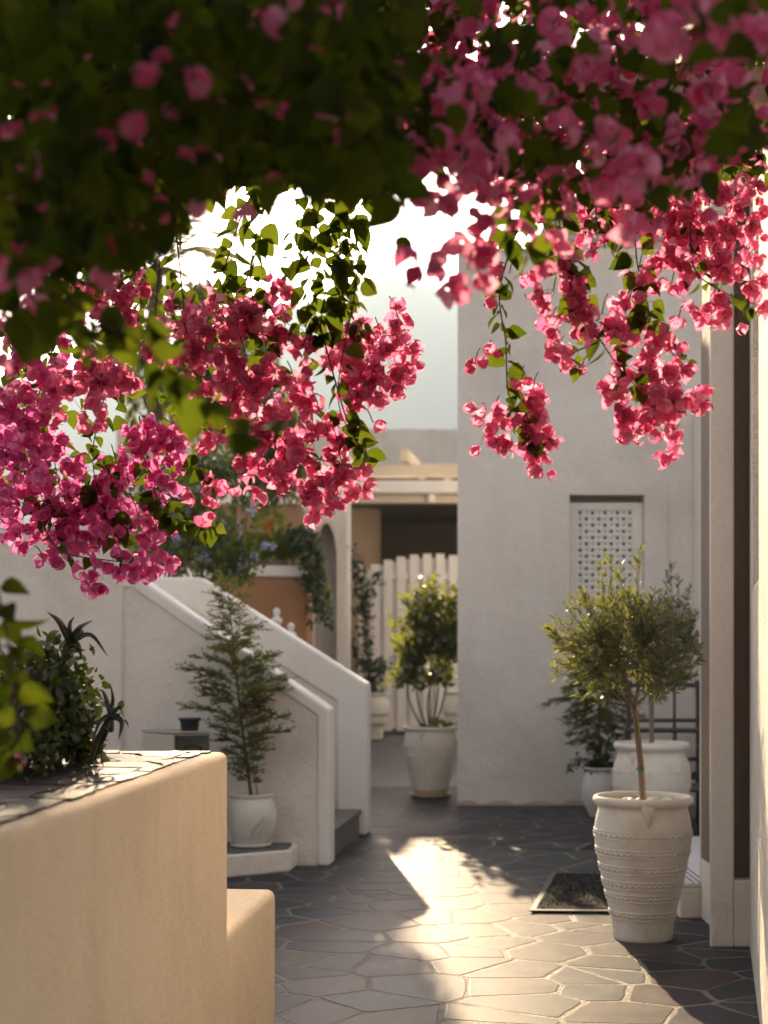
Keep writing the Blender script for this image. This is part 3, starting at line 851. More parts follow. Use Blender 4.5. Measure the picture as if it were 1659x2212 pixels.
# ================================================================== POTS
def lofted(name, prof, c, mat, parent, n=56, wob=.004):
    V, F = lathe(prof, n, c, wob)
    return link(name, np_mesh(name, V, F, True), mat, parent)
def ring(parent, c, r, z, rad, mat, wave=0.0, k=0, name='ridge', n=96):
    """closed ring tube, its height waving k times round"""
    V, F = [], []
    m = 6
    for i in range(n):
        a = 2 * math.pi * i / n
        zz = z + wave * math.sin(k * a)
        rr = r + (.25 * rad * math.cos(k * a) if wave else 0)
        for j in range(m):
            b = 2 * math.pi * j / m
            V.append((c[0] + (rr + rad * math.cos(b)) * math.cos(a), c[1] + (rr + rad * math.cos(b)) * math.sin(a), c[2] + zz + rad * math.sin(b)))
    for i in range(n):
        for j in range(m):
            F.append((i * m + j, ((i + 1) % n) * m + j, ((i + 1) % n) * m + (j + 1) % m, i * m + (j + 1) % m))
    return link(name, np_mesh(name, V, np.array(F), True), mat, parent)
def interp_r(prof, z):
    for (r0, z0), (r1, z1) in zip(prof, prof[1:]):
        if z1 != z0 and min(z0, z1) <= z <= max(z0, z1): return r0 + (r1 - r0) * (z - z0) / (z1 - z0)
    return prof[0][0]
def smooth_prof(pts, per=5):
    q = catmull([(r, z, 0) for r, z in pts], per)
    return [(max(0, p.x), p.y) for p in q]
def pebbles(parent, c, R_, z, n, s=.03):
    rr = random.Random(3)
    for i in range(n):
        a, d = rr.uniform(0, 6.28), R_ * math.sqrt(rr.random()) * .85
        b = bmesh.new(); bmesh.ops.create_icosphere(b, subdivisions=2, radius=1)
        sx, sy, sz = (s * rr.uniform(.6, 1.5) for _ in range(3))
        for v in b.verts:
            k = 1 + .15 * math.sin(5 * v.co.x + i) * math.cos(4 * v.co.y + i)
            v.co = Vector((c[0] + d * math.cos(a) + v.co.x * sx * k, c[1] + d * math.sin(a) + v.co.y * sy * k, c[2] + z + v.co.z * sz * k * .8))
        o = bobj('white_pebble', b, PEBBLE, parent, True)

# --- big banded jar with the sunlit olive
pc = G(1388, 2026)
P1 = thing('banded_clay_jar', 'tall white clay jar with rope bands and stained foot, on the sunlit paving', 'jar', pc)
H1 = .715
raw = [(0.145, 0), (0.15, .02), (.158, .10), (.185, .22), (.212, .34), (.234, .45), (.243, .53), (.236, .60), (.225, .645), (.226, .665), (.240, .675), (.249, .69), (.247, .705), (.236, H1), (.222, .708), (.214, .69), (.212, .64), (.19, .60), (0.0, .60)]
prof1 = raw
body1 = lofted('body', smooth_prof(raw[:17], 4) , pc, POTW, P1)
lofted('soil', [(0.0, .655), (.214, .655)], pc, SOIL, P1)
for z in (.532, .443, .360, .285, .220, .128):
    r0 = interp_r(prof1, z)
    ring(P1, pc, interp_r(prof1, z + .018) + .001, z + .018, .0034, POTW)
    ring(P1, pc, interp_r(prof1, z - .018) + .001, z - .018, .0034, POTW)
    ring(P1, pc, r0 + .0015, z, .0045, POTW, wave=.0055, k=44, name='rope_band', n=352)
def lug(parent, c, r, z1, z0, w, az=-math.pi / 2 - .05):
    b = bmesh.new()
    secs = [(z1, w, .022), (z1 - .02, w * .95, .030), ((z1 + z0) / 2, w * .62, .020), (z0 + .012, w * .36, .010), (z0, w * .2, -.004)]
    rows = []
    for z, ww, d in secs:
        rows.append([b.verts.new((s * ww / 2, -(r(z) - .012), z)) if abs(s) == 1 else b.verts.new((s * ww / 2, -(r(z) + d * (1 - .45 * abs(s) ** 2)), z)) for s in (-1, -.6, 0, .6, 1)])
    for a, bb in zip(rows, rows[1:]):
        for i in range(4): b.faces.new((a[i], a[i + 1], bb[i + 1], bb[i]))
    rot = Matrix.Rotation(az + math.pi / 2, 4, 'Z')
    for v in b.verts: v.co = rot @ v.co + Vector(c)
    return bobj('lug_handle', b, POTW, parent, True)
lug(P1, pc, lambda z: interp_r(prof1, min(z, .66)) + .012, .685, .585, .075)
pebbles(P1, pc, .19, .667, 16)

def limb(p, d, L, r0, r1, n=6, wig=.06, grav=0.0):
    pts = [Vector(p)]; d = Vector(d).normalized()
    for i in range(n):
        d = (d + Vector((random.uniform(-wig, wig), random.uniform(-wig, wig), random.uniform(-wig, wig) + grav))).normalized()
        pts.append(pts[-1] + d * L / n)
    return pts, [r0 + (r1 - r0) * i / n for i in range(n + 1)]

def olive_tree(name, label, base, fork_z, lean, crown_c, crown_r, nshoot, leafmat_, leaf=.042, extra=(), cat='tree', ntw=12, trunk_r=.013, tie=True):
    t = thing(name, label, cat, base)
    b = Vector(base); fork = Vector((base[0] + lean[0], base[1] + lean[1], fork_z))
    tr = catmull([b, b.lerp(fork, .45) + Vector((.006, 0, 0)), fork], 6)
    tubes('trunk', [(tr, [trunk_r * (1 - .25 * i / len(tr)) for i in range(len(tr))])], BARKP, t, 8)
    if tie:
        off = Vector((.014, -.008, 0))
        tubes('cane', [([p + off for p in tr], .006)], CANE, t, 6)
        for k in (.04, .38):
            p = b.lerp(fork, k) + off * .4
            V, F = lathe([(.017, -.008), (.021, -.004), (.021, .004), (.017, .008)], 10, p)
            link('plant_tie', np_mesh('plant_tie', V, F, True), TIE, t)
    br = []; P, D = [], []
    c = Vector(crown_c); rx_, ry_, rz_ = crown_r
    targets = []
    for i in range(nshoot):
        a = random.uniform(0, 6.28); zz = random.uniform(-.85, 1); rr = math.sqrt(max(0, 1 - zz * zz)); k = random.choice((random.uniform(.5, .95), random.uniform(.6, 1.15)))
        targets.append(c + Vector((rx_ * rr * math.cos(a), ry_ * rr * math.sin(a), rz_ * zz)) * 1.0 * 1 if False else c + Vector((rx_ * rr * math.cos(a) * k, ry_ * rr * math.sin(a) * k, rz_ * zz * k)))
    targets += [Vector(x) for x in extra]
    mains = []
    for i in range(7):
        a = i * 6.28 / 7 + random.uniform(-.4, .4)
        end = c + Vector((rx_ * .45 * math.cos(a), ry_ * .45 * math.sin(a), rz_ * random.uniform(-.35, .25)))
        pts = catmull([fork - Vector((0, 0, .01 * (i % 3))), fork.lerp(end, .4) + Vector((.08 * math.cos(a) * rx_, .08 * math.sin(a) * ry_, -.02)), end], 5)
        br.append((pts, [trunk_r * .55 * (1 - .65 * j / len(pts)) for j in range(len(pts))])); mains.append(pts)
    for T in targets:
        m = min(mains, key=lambda q: min((p - T).length for p in q[3:]))
        s = min(m[3:], key=lambda p: (p - T).length * random.uniform(.7, 1.3))
        out = (T - c); out.normalize()
        pts = catmull([s, s.lerp(T, .55) + Vector((0, 0, random.uniform(-.02, .02))), T, T + (out * .6 + Vector((0, 0, .6))) * random.uniform(.03, .075)], 4)
        br.append((pts, [.0028 * (1 - .6 * j / len(pts)) for j in range(len(pts))]))
        L = len(pts)
        for j in range(ntw):
            f = random.uniform(.25, 1) * (L - 1.01); i0 = int(f); p = pts[i0].lerp(pts[i0 + 1], f - i0)
            ax_ = (pts[i0 + 1] - pts[i0]).normalized()
            sd_ = Vector((random.gauss(0, 1), random.gauss(0, 1), random.gauss(0, 1))); sd_ = (sd_ - ax_ * sd_.dot(ax_)).normalized()
            P.append(p); D.append(ax_ * random.uniform(.5, 1.1) + sd_ * random.uniform(.5, 1.0))
    tubes('branches', br, BARKP, t, 5)
    n = len(P)
    foliage('foliage', LANCE, [tuple(p) for p in P], [tuple(d) for d in D], rdir(n, .6), rng.uniform(leaf * .7, leaf * 1.25, n), leafmat_, t)
    return t
oz = .655
c1 = W(1345, 1402, 7.9)
olive_tree('olive_tree', 'clipped olive standard with round sunlit crown in the tall rope-banded jar', (pc.x - .002, pc.y, oz + pc.z), W(1370, 1525, 7.9).z, (W(1368, 1525, 7.9).x - pc.x, -.0), (c1.x + .01, 7.9, c1.z), (.315, .30, .295), 330, OLIVE, leaf=.050, ntw=14,
           extra=[W(1205, 1380, 7.85), W(1212, 1400, 7.85), W(1200, 1372, 7.85), W(1375, 1230, 7.9), W(1380, 1215, 7.9), W(1300, 1245, 7.9), W(1320, 1235, 7.9), W(1490, 1440, 7.9), W(1265, 1300, 7.9), W(1340, 1255, 7.9), W(1470, 1465, 7.9)] * 2)
# --- second olive in the squat round jar
pc2 = Vector(((1407 - 829) / FPX * 11.3, 11.3, 0))
P2 = thing('round_clay_jar', 'squat round white clay jar with pebbles behind the tall jar', 'jar', pc2)
raw2 = [(.15, 0), (.165, .02), (.22, .2), (.265, .38), (.28, .50), (.268, .60), (.245, .66), (.238, .69), (.25, .705), (.268, .72), (.272, .74), (.262, .757), (.245, .755), (.235, .73), (.232, .68)]
lofted('body', smooth_prof(raw2, 4), pc2, POTW, P2)
lofted('soil', [(0, .695), (.236, .695)], pc2, SOIL, P2)
for z in (.545, .45):
    ring(P2, pc2, interp_r(raw2, z), z + .016, .004, POTW); ring(P2, pc2, interp_r(raw2, z), z - .016, .004, POTW)
    ring(P2, pc2, interp_r(raw2, z) + .001, z, .005, POTW, .008, 36, 'rope_band', 220)
lug(P2, pc2, lambda z: interp_r(raw2, min(z, .69)), .70, .61, .07, -math.pi / 2 - .7)
pebbles(P2, pc2, .2, .715, 34, .036)
c2 = W(1430, 1400, 11.3)
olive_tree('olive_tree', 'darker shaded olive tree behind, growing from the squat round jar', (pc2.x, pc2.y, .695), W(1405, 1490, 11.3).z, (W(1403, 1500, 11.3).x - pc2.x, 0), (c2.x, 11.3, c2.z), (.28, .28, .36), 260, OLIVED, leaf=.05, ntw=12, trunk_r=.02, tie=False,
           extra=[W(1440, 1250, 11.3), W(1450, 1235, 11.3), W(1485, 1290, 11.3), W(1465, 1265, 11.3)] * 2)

# --- conifers
def conifer(name, label, base, prof, lean, mat_, nb=70, droop=0.0, spr=.05, brown=.0, cane=True, seed=1):
    """prof: list of (z, radius) of the outline; flat sprays of scale leaves"""
    rnd = random.Random(seed)
    t = thing(name, label, 'tree', base)
    b = Vector(base); zt_ = prof[-1][0]
    top = Vector((base[0] + lean, base[1], zt_))
    tr = catmull([b, b.lerp(top, .5) + Vector((-.01, 0, 0)), top], 8)
    tubes('trunk', [(tr, [.012 * (1 - .85 * i / (len(tr) - 1)) for i in range(len(tr))])], BARK, t, 7)
    if cane:
        tubes('cane', [([b + Vector((.045, -.01, 0)), b.lerp(top, .72) + Vector((.006, -.012, 0))], .005)], CANE, t, 6)
        for k in (.16, .55):
            p = b.lerp(top, k); V, F = lathe([(.012, -.006), (.017, 0), (.012, .006)], 8, p); link('plant_tie', np_mesh('plant_tie', V, F, True), TIE, t)
    br = []; P, D, B = [], [], []
    zs_, rs_ = [p[0] for p in prof], [p[1] for p in prof]
    for i in range(nb):
        z = zs_[0] + (zt_ - zs_[0]) * (i + rnd.random()) / nb
        R0 = float(np.interp(z, zs_, rs_)) * rnd.choice((rnd.uniform(.4, .8), rnd.uniform(.7, 1.15)))
        a = i * 2.4 + rnd.uniform(-.5, .5)
        k = (z - b.z) / (zt_ - b.z)
        s = b.lerp(top, k) - Vector((0, 0, R0 * .30 * (1 - droop)))
        if s.z < b.z: s.z = b.z + .01
        end = Vector((b.x + lean * k + R0 * math.cos(a), b.y + R0 * math.sin(a), z - R0 * droop * .5))
        mid = s.lerp(end, .5) + Vector((0, 0, .10 * R0 - .05 * droop))
        pts = catmull([s, mid, end], 6)
        br.append((pts, [.0032 * (1 - .7 * j / len(pts)) for j in range(len(pts))]))
        isb = rnd.random() < brown
        nsp = max(5, int(R0 / .011))
        for j in range(nsp):
            f = (.22 + .78 * (j + rnd.random()) / nsp) * (len(pts) - 1.01); i0 = int(f)
            p = pts[i0].lerp(pts[i0 + 1], f - i0); ax_ = (pts[i0 + 1] - pts[i0]).normalized()
            side = ax_.cross(Vector((rnd.gauss(0, .45), rnd.gauss(0, .45), 1))).normalized() * rnd.choice((-1, 1))
            sdn = (ax_ * .9 + side * .8 + Vector((0, 0, .25 - .5 * droop))).normalized()
            L = spr * rnd.uniform(.6, 1.35)
            for q in range(9):
                tq = (q + rnd.random()) / 9
                pos = p + sdn * L * tq
                s2 = sdn.cross(Vector((rnd.gauss(0, .6), rnd.gauss(0, .6), 1))).normalized() * (1 if q % 2 else -1)
                P.append(pos); D.append(sdn * .9 + s2 * .75); B.append(isb)
    tubes('branches', br, BARK, t, 4)
    P = np.array([tuple(p) for p in P]); D = np.array([tuple(d) for d in D]); B = np.array(B)
    for msk, nm, mm in ((~B, 'foliage', mat_), (B, 'browned_foliage', CONIFB)):
        if msk.any():
            n = int(msk.sum())
            foliage(nm, SCALE, P[msk], D[msk], rdir(n, .3), rng.uniform(.020, .036, n), mm, t)
    return t
lz = .153
cpc = Vector((-.862, 10.22, lz))
P3 = thing('embossed_pot', 'rounded glazed white pot with an embossed leaf on the ledge', 'pot', cpc)
raw3 = [(.0, .012), (.095, .012), (.11, .03), (.145, .10), (.162, .18), (.158, .25), (.14, .30), (.135, .315), (.142, .33), (.146, .34), (.138, .345), (.128, .335), (.125, .30)]
lofted('body', smooth_prof(raw3, 4), cpc, POTG, P3)
lofted('soil', [(0, .315), (.128, .315)], cpc, SOIL, P3)
lofted('saucer', [(.0, .002), (.115, .002), (.128, .008), (.135, .026), (.129, .027), (.12, .012), (0, .011)], cpc, POTG, P3)
# embossed fern leaf
V, F = [], []
def onpot(a, z, off=.003):
    r_ = interp_r(raw3[1:], z) + off; ang = -math.pi / 2 + a
    return Vector((cpc.x + r_ * math.cos(ang), cpc.y + r_ * math.sin(ang), cpc.z + z))
tube_vf([onpot(.05 + .65 * t, .07 + .14 * t) for t in np.linspace(0, 1, 8)], .003, 5, V, F)
for i in range(7):
    t = .12 + .12 * i
    for s in (-1, 1):
        a0_, z0_ = .05 + .65 * t, .07 + .14 * t
        tube_vf([onpot(a0_ + (.30 if s > 0 else .02) * q * (1 - .4 * t), z0_ + (.0 if s > 0 else .065) * q * (1 - .4 * t) + .012 * q * q) for q in (0, .35, .7, 1)], [.002, .006, .0055, .001], 5, V, F)
link('embossed_leaf', np_mesh('embossed_leaf', [tuple(v) for v in V], F, True), POTG, P3)
pz = lambda v, Y: CH - (v - 1380) / FPX * Y
cy = 10.22
pr = [(pz(1690, cy), .08), (pz(1640, cy), .15), (pz(1590, cy), .24), (pz(1540, cy), .30), (pz(1490, cy), .38), (pz(1450, cy), .32), (pz(1400, cy), .25), (pz(1350, cy), .15), (pz(1300, cy), .10), (pz(1250, cy), .025)]
conifer('potted_conifer', 'feathery green conifer in the embossed pot by the stairs', (cpc.x, cpc.y, lz + .315), pr, W(490, 1250, cy).x - cpc.x, CONIF, nb=84, brown=.05, seed=4, spr=.075)
# second conifer, dark, in the small round pot by the tower
cp2 = Vector((W(1297, 1660, 13.3).x, 13.3, 0))
P4 = thing('small_round_pot', 'small round white pot at the foot of the tall house', 'pot', cp2)
raw4 = [(0, .0), (.085, .0), (.1, .02), (.145, .12), (.158, .22), (.142, .32), (.122, .365), (.12, .385), (.138, .40), (.142, .41), (.13, .418), (.118, .40), (.115, .36)]
lofted('body', smooth_prof(raw4, 4), cp2, POTG, P4)
lofted('soil', [(0, .375), (.118, .375)], cp2, SOIL, P4)
cy = 13.3
pr2 = [(pz(1655, cy), .06), (pz(1625, cy), .08), (pz(1580, cy), .22), (pz(1530, cy), .34), (pz(1495, cy), .46), (pz(1460, cy), .38), (pz(1430, cy), .34), (pz(1405, cy), .28), (pz(1380, cy), .10)]
conifer('potted_conifer', 'dark drooping conifer in the small round pot against the tall house', (cp2.x, cp2.y, .375), pr2, -.01, CONIF, nb=90, droop=.8, spr=.07, brown=.22, cane=False, seed=8)

# leafy ground shoots in the small round pot and a trailing sprig
def leaf_clump(parent, name, c, r, n, T, mat_, s0, s1, up=.6, shell=.5):
    d = rdir(n); k = rng.uniform(shell, 1, n)[:, None]
    P = np.array(c) + d * np.array(r) * k
    D = d + np.array([0, 0, up]) + rng.normal(size=(n, 3)) * .5
    return foliage(name, T, P, D, rdir(n, .8), rng.uniform(s0, s1, n), mat_, parent)
leaf_clump(P4, 'ground_shoots', (cp2.x, cp2.y, .42), (.13, .13, .06), 130, OVATE, IVY, .04, .065)
sp = catmull([W(1290, 1645, 13.25), W(1250, 1640, 13.1), W(1222, 1672, 13.05)], 8)
tubes('trailing_stem', [(sp, .004)], BARK, P4)
n = 40
foliage('trailing_leaves', OVATE, [tuple(sp[int(random.uniform(4, 16))] + Vector((random.gauss(0, .02), random.gauss(0, .02), random.gauss(0, .02)))) for _ in range(n)], rdir(n, -.4), rdir(n, .7), rng.uniform(.03, .05, n), IVY, P4)

# --- mid pot with citrus bush
mc = Vector(((929 - 829) / FPX * 14.95, 14.95, 0))
P5 = thing('citrus_pot', 'tall white clay pot with plain ridges and rusty foot beside the house corner', 'pot', mc)
raw5 = [(.155, .035), (.17, .08), (.205, .22), (.235, .38), (.25, .50), (.245, .575), (.237, .615), (.24, .635), (.256, .645), (.262, .66), (.252, .672), (.238, .668), (.225, .64), (.22, .60)]
lofted('body', smooth_prof(raw5, 4), mc, POTW, P5)
lofted('rusty_foot', [(.154, .033), (.158, .036), (.172, .072), (.166, .085)], mc, CLAYST, P5)
lofted('soil', [(0, .63), (.228, .63)], mc, SOIL, P5)
lofted('saucer', [(0, .002), (.16, .002), (.19, .012), (.205, .034), (.196, .036), (.182, .018), (0, .018)], mc, CLAYST, P5)
for z in (.49, .40, .30): ring(P5, mc, interp_r(raw5, z), z, .006, POTW)
lug(P5, mc, lambda z: interp_r(raw5, min(z, .62)), .63, .55, .055, -math.pi / 2 - .38)
ct = thing('citrus_bush', 'yellow-green glossy citrus bush on several thin stems in the ridged pot', 'bush', (mc.x, mc.y, .63))
br, P, D = [], [], []
ends = [(875, 1300), (895, 1275), (925, 1255), (860, 1340), (880, 1450), (905, 1460), (940, 1440), (970, 1450), (868, 1385), (880, 1420), (895, 1345), (915, 1300), (935, 1270), (955, 1290), (975, 1340), (985, 1265), (905, 1420), (940, 1400), (975, 1420), (1000, 1350), (860, 1465), (1000, 1300), (930, 1340), (960, 1380), (890, 1380), (1005, 1400), (1015, 1330), (920, 1380), (990, 1380)]
stems = []
for (su, ku, tu, tv) in ((908, 880, 890, 1430), (918, 900, 905, 1410), (925, 928, 930, 1380), (935, 960, 975, 1400), (930, 945, 950, 1420), (922, 925, 960, 1400)):
    dy = random.uniform(-.08, .08)
    pts = catmull([Vector((mc.x + (su - 925) * .004, mc.y + dy * .5, .63)), W(ku, 1500, 14.95 + dy), W(tu, tv, 14.95 + dy)], 6)
    br.append((pts, [.011 * (1 - .5 * j / len(pts)) for j in range(len(pts))])); stems.append(pts)
for (u, v) in ends * 3:
    T = W(u + random.gauss(0, 8), v + random.gauss(0, 8), 14.95 + random.uniform(-.26, .26))
    s = min((p for q in stems for p in q[8:]), key=lambda p: (p - T).length * random.uniform(.8, 1.2))
    pts = catmull([s, s.lerp(T, .5) + Vector((0, 0, -.02)), T], 5)
    br.append((pts, [.004 * (1 - .5 * j / len(pts)) for j in range(len(pts))]))
    for j in range(34):
        f = random.uniform(.1, 1) * (len(pts) - 1.01); i0 = int(f); p = pts[i0].lerp(pts[i0 + 1], f - i0)
        P.append(tuple(p + Vector((random.gauss(0, .032), random.gauss(0, .032), random.gauss(0, .035)))))
        D.append((random.gauss(0, .8), random.gauss(0, .8), random.uniform(-.1, 1)))
tubes('stems', br, BARKP, ct, 6)
n = len(P)
foliage('foliage', OVATE, P, D, rdir(n, .9), rng.uniform(.055, .095, n), CITRUS, ct)
leaf_clump(ct, 'ground_shoots', (mc.x + .06, mc.y, .66), (.14, .12, .05), 60, OVATE, CITRUS, .05, .08)

# --- gate pots and climbing vine
def ribbed_pot(c, label, s=1.0, name='ribbed_pot'):
    t = thing(name, label, 'pot', c)
    raw = [(.12 * s, 0), (.14 * s, .02), (.165 * s, .2 * s), (.215 * s, .25 * s), (.22 * s, .36 * s), (.25 * s, .38 * s), (.25 * s, .50 * s), (.235 * s, .56 * s), (.205 * s, .64 * s), (.215 * s, .665 * s), (.235 * s, .68 * s), (.215 * s, .70 * s), (.19 * s, .66 * s)]
    lofted('body', smooth_prof(raw, 3), c, POTW, t)
    lofted('soil', [(0, .655 * s), (.198 * s, .655 * s)], c, SOIL, t)
    return t
gp = Vector((X(806, 23.5), 23.5, 0))
ribbed_pot(gp, 'ribbed white pot holding the climber at the left of the gate', 1.0)
gp2 = Vector((X(992, 23.3), 23.3, 0))
ribbed_pot(gp2, 'ribbed white pot almost hidden behind the citrus pot', 1.05)
cl = thing('gate_climber', 'thin climbing vine growing up a cane against the gate', 'vine', (gp.x, gp.y, .655))
vp = catmull([Vector((gp.x - .05, gp.y, .655)), W(795, 1420, 23.6), W(785, 1330, 23.7), W(778, 1270, 23.7), W(768, 1200, 23.8)], 8)
vp2 = catmull([W(785, 1330, 23.7), W(800, 1270, 23.9), W(818, 1245, 24.2)], 8)
vp3 = catmull([W(790, 1440, 23.6), W(770, 1420, 23.6), W(758, 1395, 23.6)], 8)
vp4 = catmull([Vector((gp.x, gp.y, .66)), W(815, 1450, 23.5), W(830, 1435, 23.5)], 8)
tubes('stems', [(vp, .012), (vp2, .007), (vp3, .007), (vp4, .007)], BARK, cl)
P = []
for q, m_, s_ in ((vp, 330, .06), (vp2, 70, .05), (vp3, 60, .05), (vp4, 90, .06)):
    for _ in range(m_):
        p = random.choice(q); P.append((p.x + random.gauss(0, s_), p.y + random.gauss(0, s_), p.z + random.gauss(0, s_)))
for _ in range(160): P.append((vp[2].x + random.gauss(0, .09), vp[2].y + random.gauss(0, .09), vp[0].z + abs(random.gauss(0, .3))))
n = len(P)
foliage('foliage', OVATE, P, rdir(n, -.1), rdir(n, .5), rng.uniform(.06, .11, n), IVY, cl)
tubes('cane', [([Vector((gp.x - .03, gp.y + .03, .655)), W(783, 1280, 23.75)], .012)], CANE, cl)

# ================================================================== BITS ON THE PAVING
# doormat
mt = thing('doormat', 'black fibre doormat with rubber edge on the paving behind the jar', 'doormat', (1.2, 9.2, 0))
m0, m1 = G(1143, 1973), G(1190, 1890); mr = Vector((1.60, 8.56, 0)); md = m1 - m0
quad = [m0, mr, mr + md, m1]
bobj('rubber_edge', plan_bm([(p.x, p.y) for p in quad], .009, .017, .003, 1), RUBBER, mt)
cen = sum(quad, Vector((0, 0, 0))) / 4
def inset(q, k): return [(p + (cen - p).normalized() * k) for p in q]
bobj('fibre_panel', plan_bm([(p.x, p.y) for p in inset(quad, .07)], .0172, .021), MATFIB, mt)
# bristles
n = 5200; a = rng.random((n, 2))
iq = [np.array(p) for p in inset(quad, .075)]
P = (iq[0] * (1 - a[:, :1]) + iq[1] * a[:, :1]) * (1 - a[:, 1:]) + (iq[3] * (1 - a[:, :1]) + iq[2] * a[:, :1]) * a[:, 1:]
P[:, 2] = .020
D = rng.normal(size=(n, 3)) * .6; D[:, 2] = 1
foliage('bristles', SCALE, P, D, rdir(n), rng.uniform(.008, .016, n), MATFIB, mt)

# steel cabinet lantern on the ledge, behind the planter rim
LY = 9.98
bx_ = thing('steel_heater_box', 'brushed steel box with dark glass front standing behind the planter rim', 'heater', (X(380, LY), LY, .153))
lx0, lx1, lxe = X(302, LY), X(378, LY), X(455, LY)
zt_ = pz(1583, LY)
corner = [(lx0, LY + .08), (lx1, LY - .10), (lxe, LY - .02), (X(380, LY), LY + .18)]
bobj('cabinet', plan_bm(corner, .34, zt_, .005, 1), STEEL, bx_)
top = [(p[0] + (p[0] - X(379, LY)) * .03, p[1] + (-.012 if i in (1, 2) else .01)) for i, p in enumerate(corner)]
bobj('lid', plan_bm(top, zt_ + .001, zt_ + .014, .003, 1), STEEL, bx_)
fd = Vector((lxe - lx1, .08, 0)); fl = fd.length; fd.normalize(); fn = Vector((fd.y, -fd.x, 0))
f0 = Vector((lx1, LY - .10, 0))
gq = [f0 + fd * (.04 * fl) + fn * .004 + Vector((0, 0, .40)), f0 + fd * (.96 * fl) + fn * .004 + Vector((0, 0, .40)), f0 + fd * (.96 * fl) + fn * .004 + Vector((0, 0, zt_ - .01)), f0 + fd * (.04 * fl) + fn * .004 + Vector((0, 0, zt_ - .01))]
bobj('glass_front', extr_bm(gq, fn * .004), GLASSD, bx_)
hp = [f0 + fd * (fl * q) + fn * .03 + Vector((0, 0, z)) for q, z in ((.30, .70), (.30, zt_ - .12), (.36, zt_ - .085), (.50, zt_ - .08), (.68, zt_ - .085), (.75, zt_ - .12), (.75, .70))]
tubes('door_frame', [(catmull(hp, 5), .009)], BLACKM, bx_, 8)
for (qx, qy) in corner:
    b_ = Vector((qx * .93 + X(379, LY) * .07, qy * .93 + LY * .07, 0)); bobj('leg', box_bm(b_.x - .01, b_.x + .01, b_.y - .01, b_.y + .01, .153, .339), STEEL, bx_)
ash = thing('black_dish', 'small black scalloped dish on top of the steel box', 'dish', (X(408, LY), LY + .03, zt_ + .014))
V, F = lathe([(.0, .001), (.052, .001), (.056, .01), (.062, .062), (.074, .070), (.068, .077), (.056, .068), (.05, .02), (0, .018)], 28, (X(408, LY), LY + .03, zt_ + .014))
link('bowl', np_mesh('bowl', V, F, True), BLACKM, ash)
for i in range(14):
    a = i * 6.283 / 14
    b = bmesh.new(); bmesh.ops.create_icosphere(b, subdivisions=1, radius=.009)
    for v in b.verts: v.co += Vector((X(408, LY) + .066 * math.cos(a), LY + .03 + .066 * math.sin(a), zt_ + .014 + .073))
    bobj('scallop', b, BLACKM, ash, True)

# tubular garden chairs stacked in the nook
def tube_chair(label, Yc, u0, u1, vtop, vseat, rails):
    t = thing('tubular_chair', label, 'chair', (X((u0 + u1) / 2, Yc), Yc, 0), 'grey tubular chairs in the nook')
    zt_, zse = pz(vtop, Yc), pz(vseat, Yc)
    x0, x1 = X(u0, Yc), X(u1, Yc); r = .05
    fr = catmull([(x0, Yc, 0), (x0, Yc, zt_ - r), (x0 + r * .35, Yc, zt_ - r * .3), (x0 + r, Yc, zt_), (x1 - r, Yc, zt_), (x1 - r * .35, Yc, zt_ - r * .3), (x1, Yc, zt_ - r), (x1, Yc, 0)], 6)
    tubes('back_frame', [(fr, .020)], TUBE, t, 10)
    for i, v in enumerate(rails):
        tubes('back_rail', [([(x0, Yc, pz(v, Yc)), (x1, Yc, pz(v, Yc))], .016)], TUBE, t, 8)
    for k in (.34, .66):
        x_ = x0 + (x1 - x0) * k
        tubes('back_bar', [([(x_, Yc, pz(rails[-1], Yc)), (x_, Yc, zt_)], .013)], TUBE, t, 8)
    bobj('seat', box_bm(x0 + .01, x1 - .01, Yc - .5, Yc - .02, zse - .03, zse, .01), TUBE, t)
    for x_ in (x0, x1):
        tubes('leg', [([(x_, Yc - .48, 0), (x_, Yc - .48, zse - .02)], .018)], TUBE, t, 8)
        tubes('arm', [(catmull([(x_, Yc - .48, zse - .02), (x_, Yc - .48, zse + .17), (x_, Yc - .42, zse + .20), (x_, Yc, zse + .20)], 5), .016)], TUBE, t, 8)
tube_chair('taller grey tubular metal chair in the nook behind the olives', 12.75, 1358, 1507, 1480, 1665, (1556, 1640))
tube_chair('lower grey tubular metal chair in front, behind the round jar', 12.1, 1352, 1513, 1578, 1690, (1672,))

# ================================================================== PLANTS ON THE TERRACE AND BEHIND
# plumbago bush with pale blue flowers
pb_ = thing('plumbago_bush', 'loose bush with pale blue flowers at the top of the stairs', 'bush', tuple(W(440, 1300, 13.6)))
cs = [(380, 1160, 40), (430, 1190, 50), (480, 1150, 45), (520, 1190, 40), (400, 1120, 40), (460, 1220, 40), (350, 1190, 40), (510, 1230, 30), (420, 1080, 40), (380, 1060, 40), (340, 1130, 40)]
P, D, S, FP, st = [], [], [], [], []
root = W(440, 1330, 13.6)
for (u, v, r) in cs:
    c = W(u, v, 13.6 + random.uniform(-.25, .25)); rr = r / FPX * 13.6
    st.append((catmull([root, root.lerp(c, .5) + Vector((random.uniform(-.05, .05), 0, .05)), c], 5), .007))
    for _ in range(210):
        p = c + Vector((random.gauss(0, .5), random.gauss(0, .6), random.gauss(0, .5))) * rr * 1.25
        P.append(tuple(p)); D.append((random.gauss(0, 1), random.gauss(0, 1), random.gauss(.2, .8)))
    for _ in range(9):
        p = c + Vector((random.gauss(0, .5), random.gauss(0, .5), random.gauss(0, .5))) * rr * 1.4
        for _ in range(16): FP.append(tuple(p + Vector((random.gauss(0, .018), random.gauss(0, .018), random.gauss(0, .014)))))
tubes('stems', st, BARK, pb_)
n = len(P); foliage('foliage', OVATE, P, D, rdir(n, .6), rng.uniform(.045, .075, n), FERN, pb_)
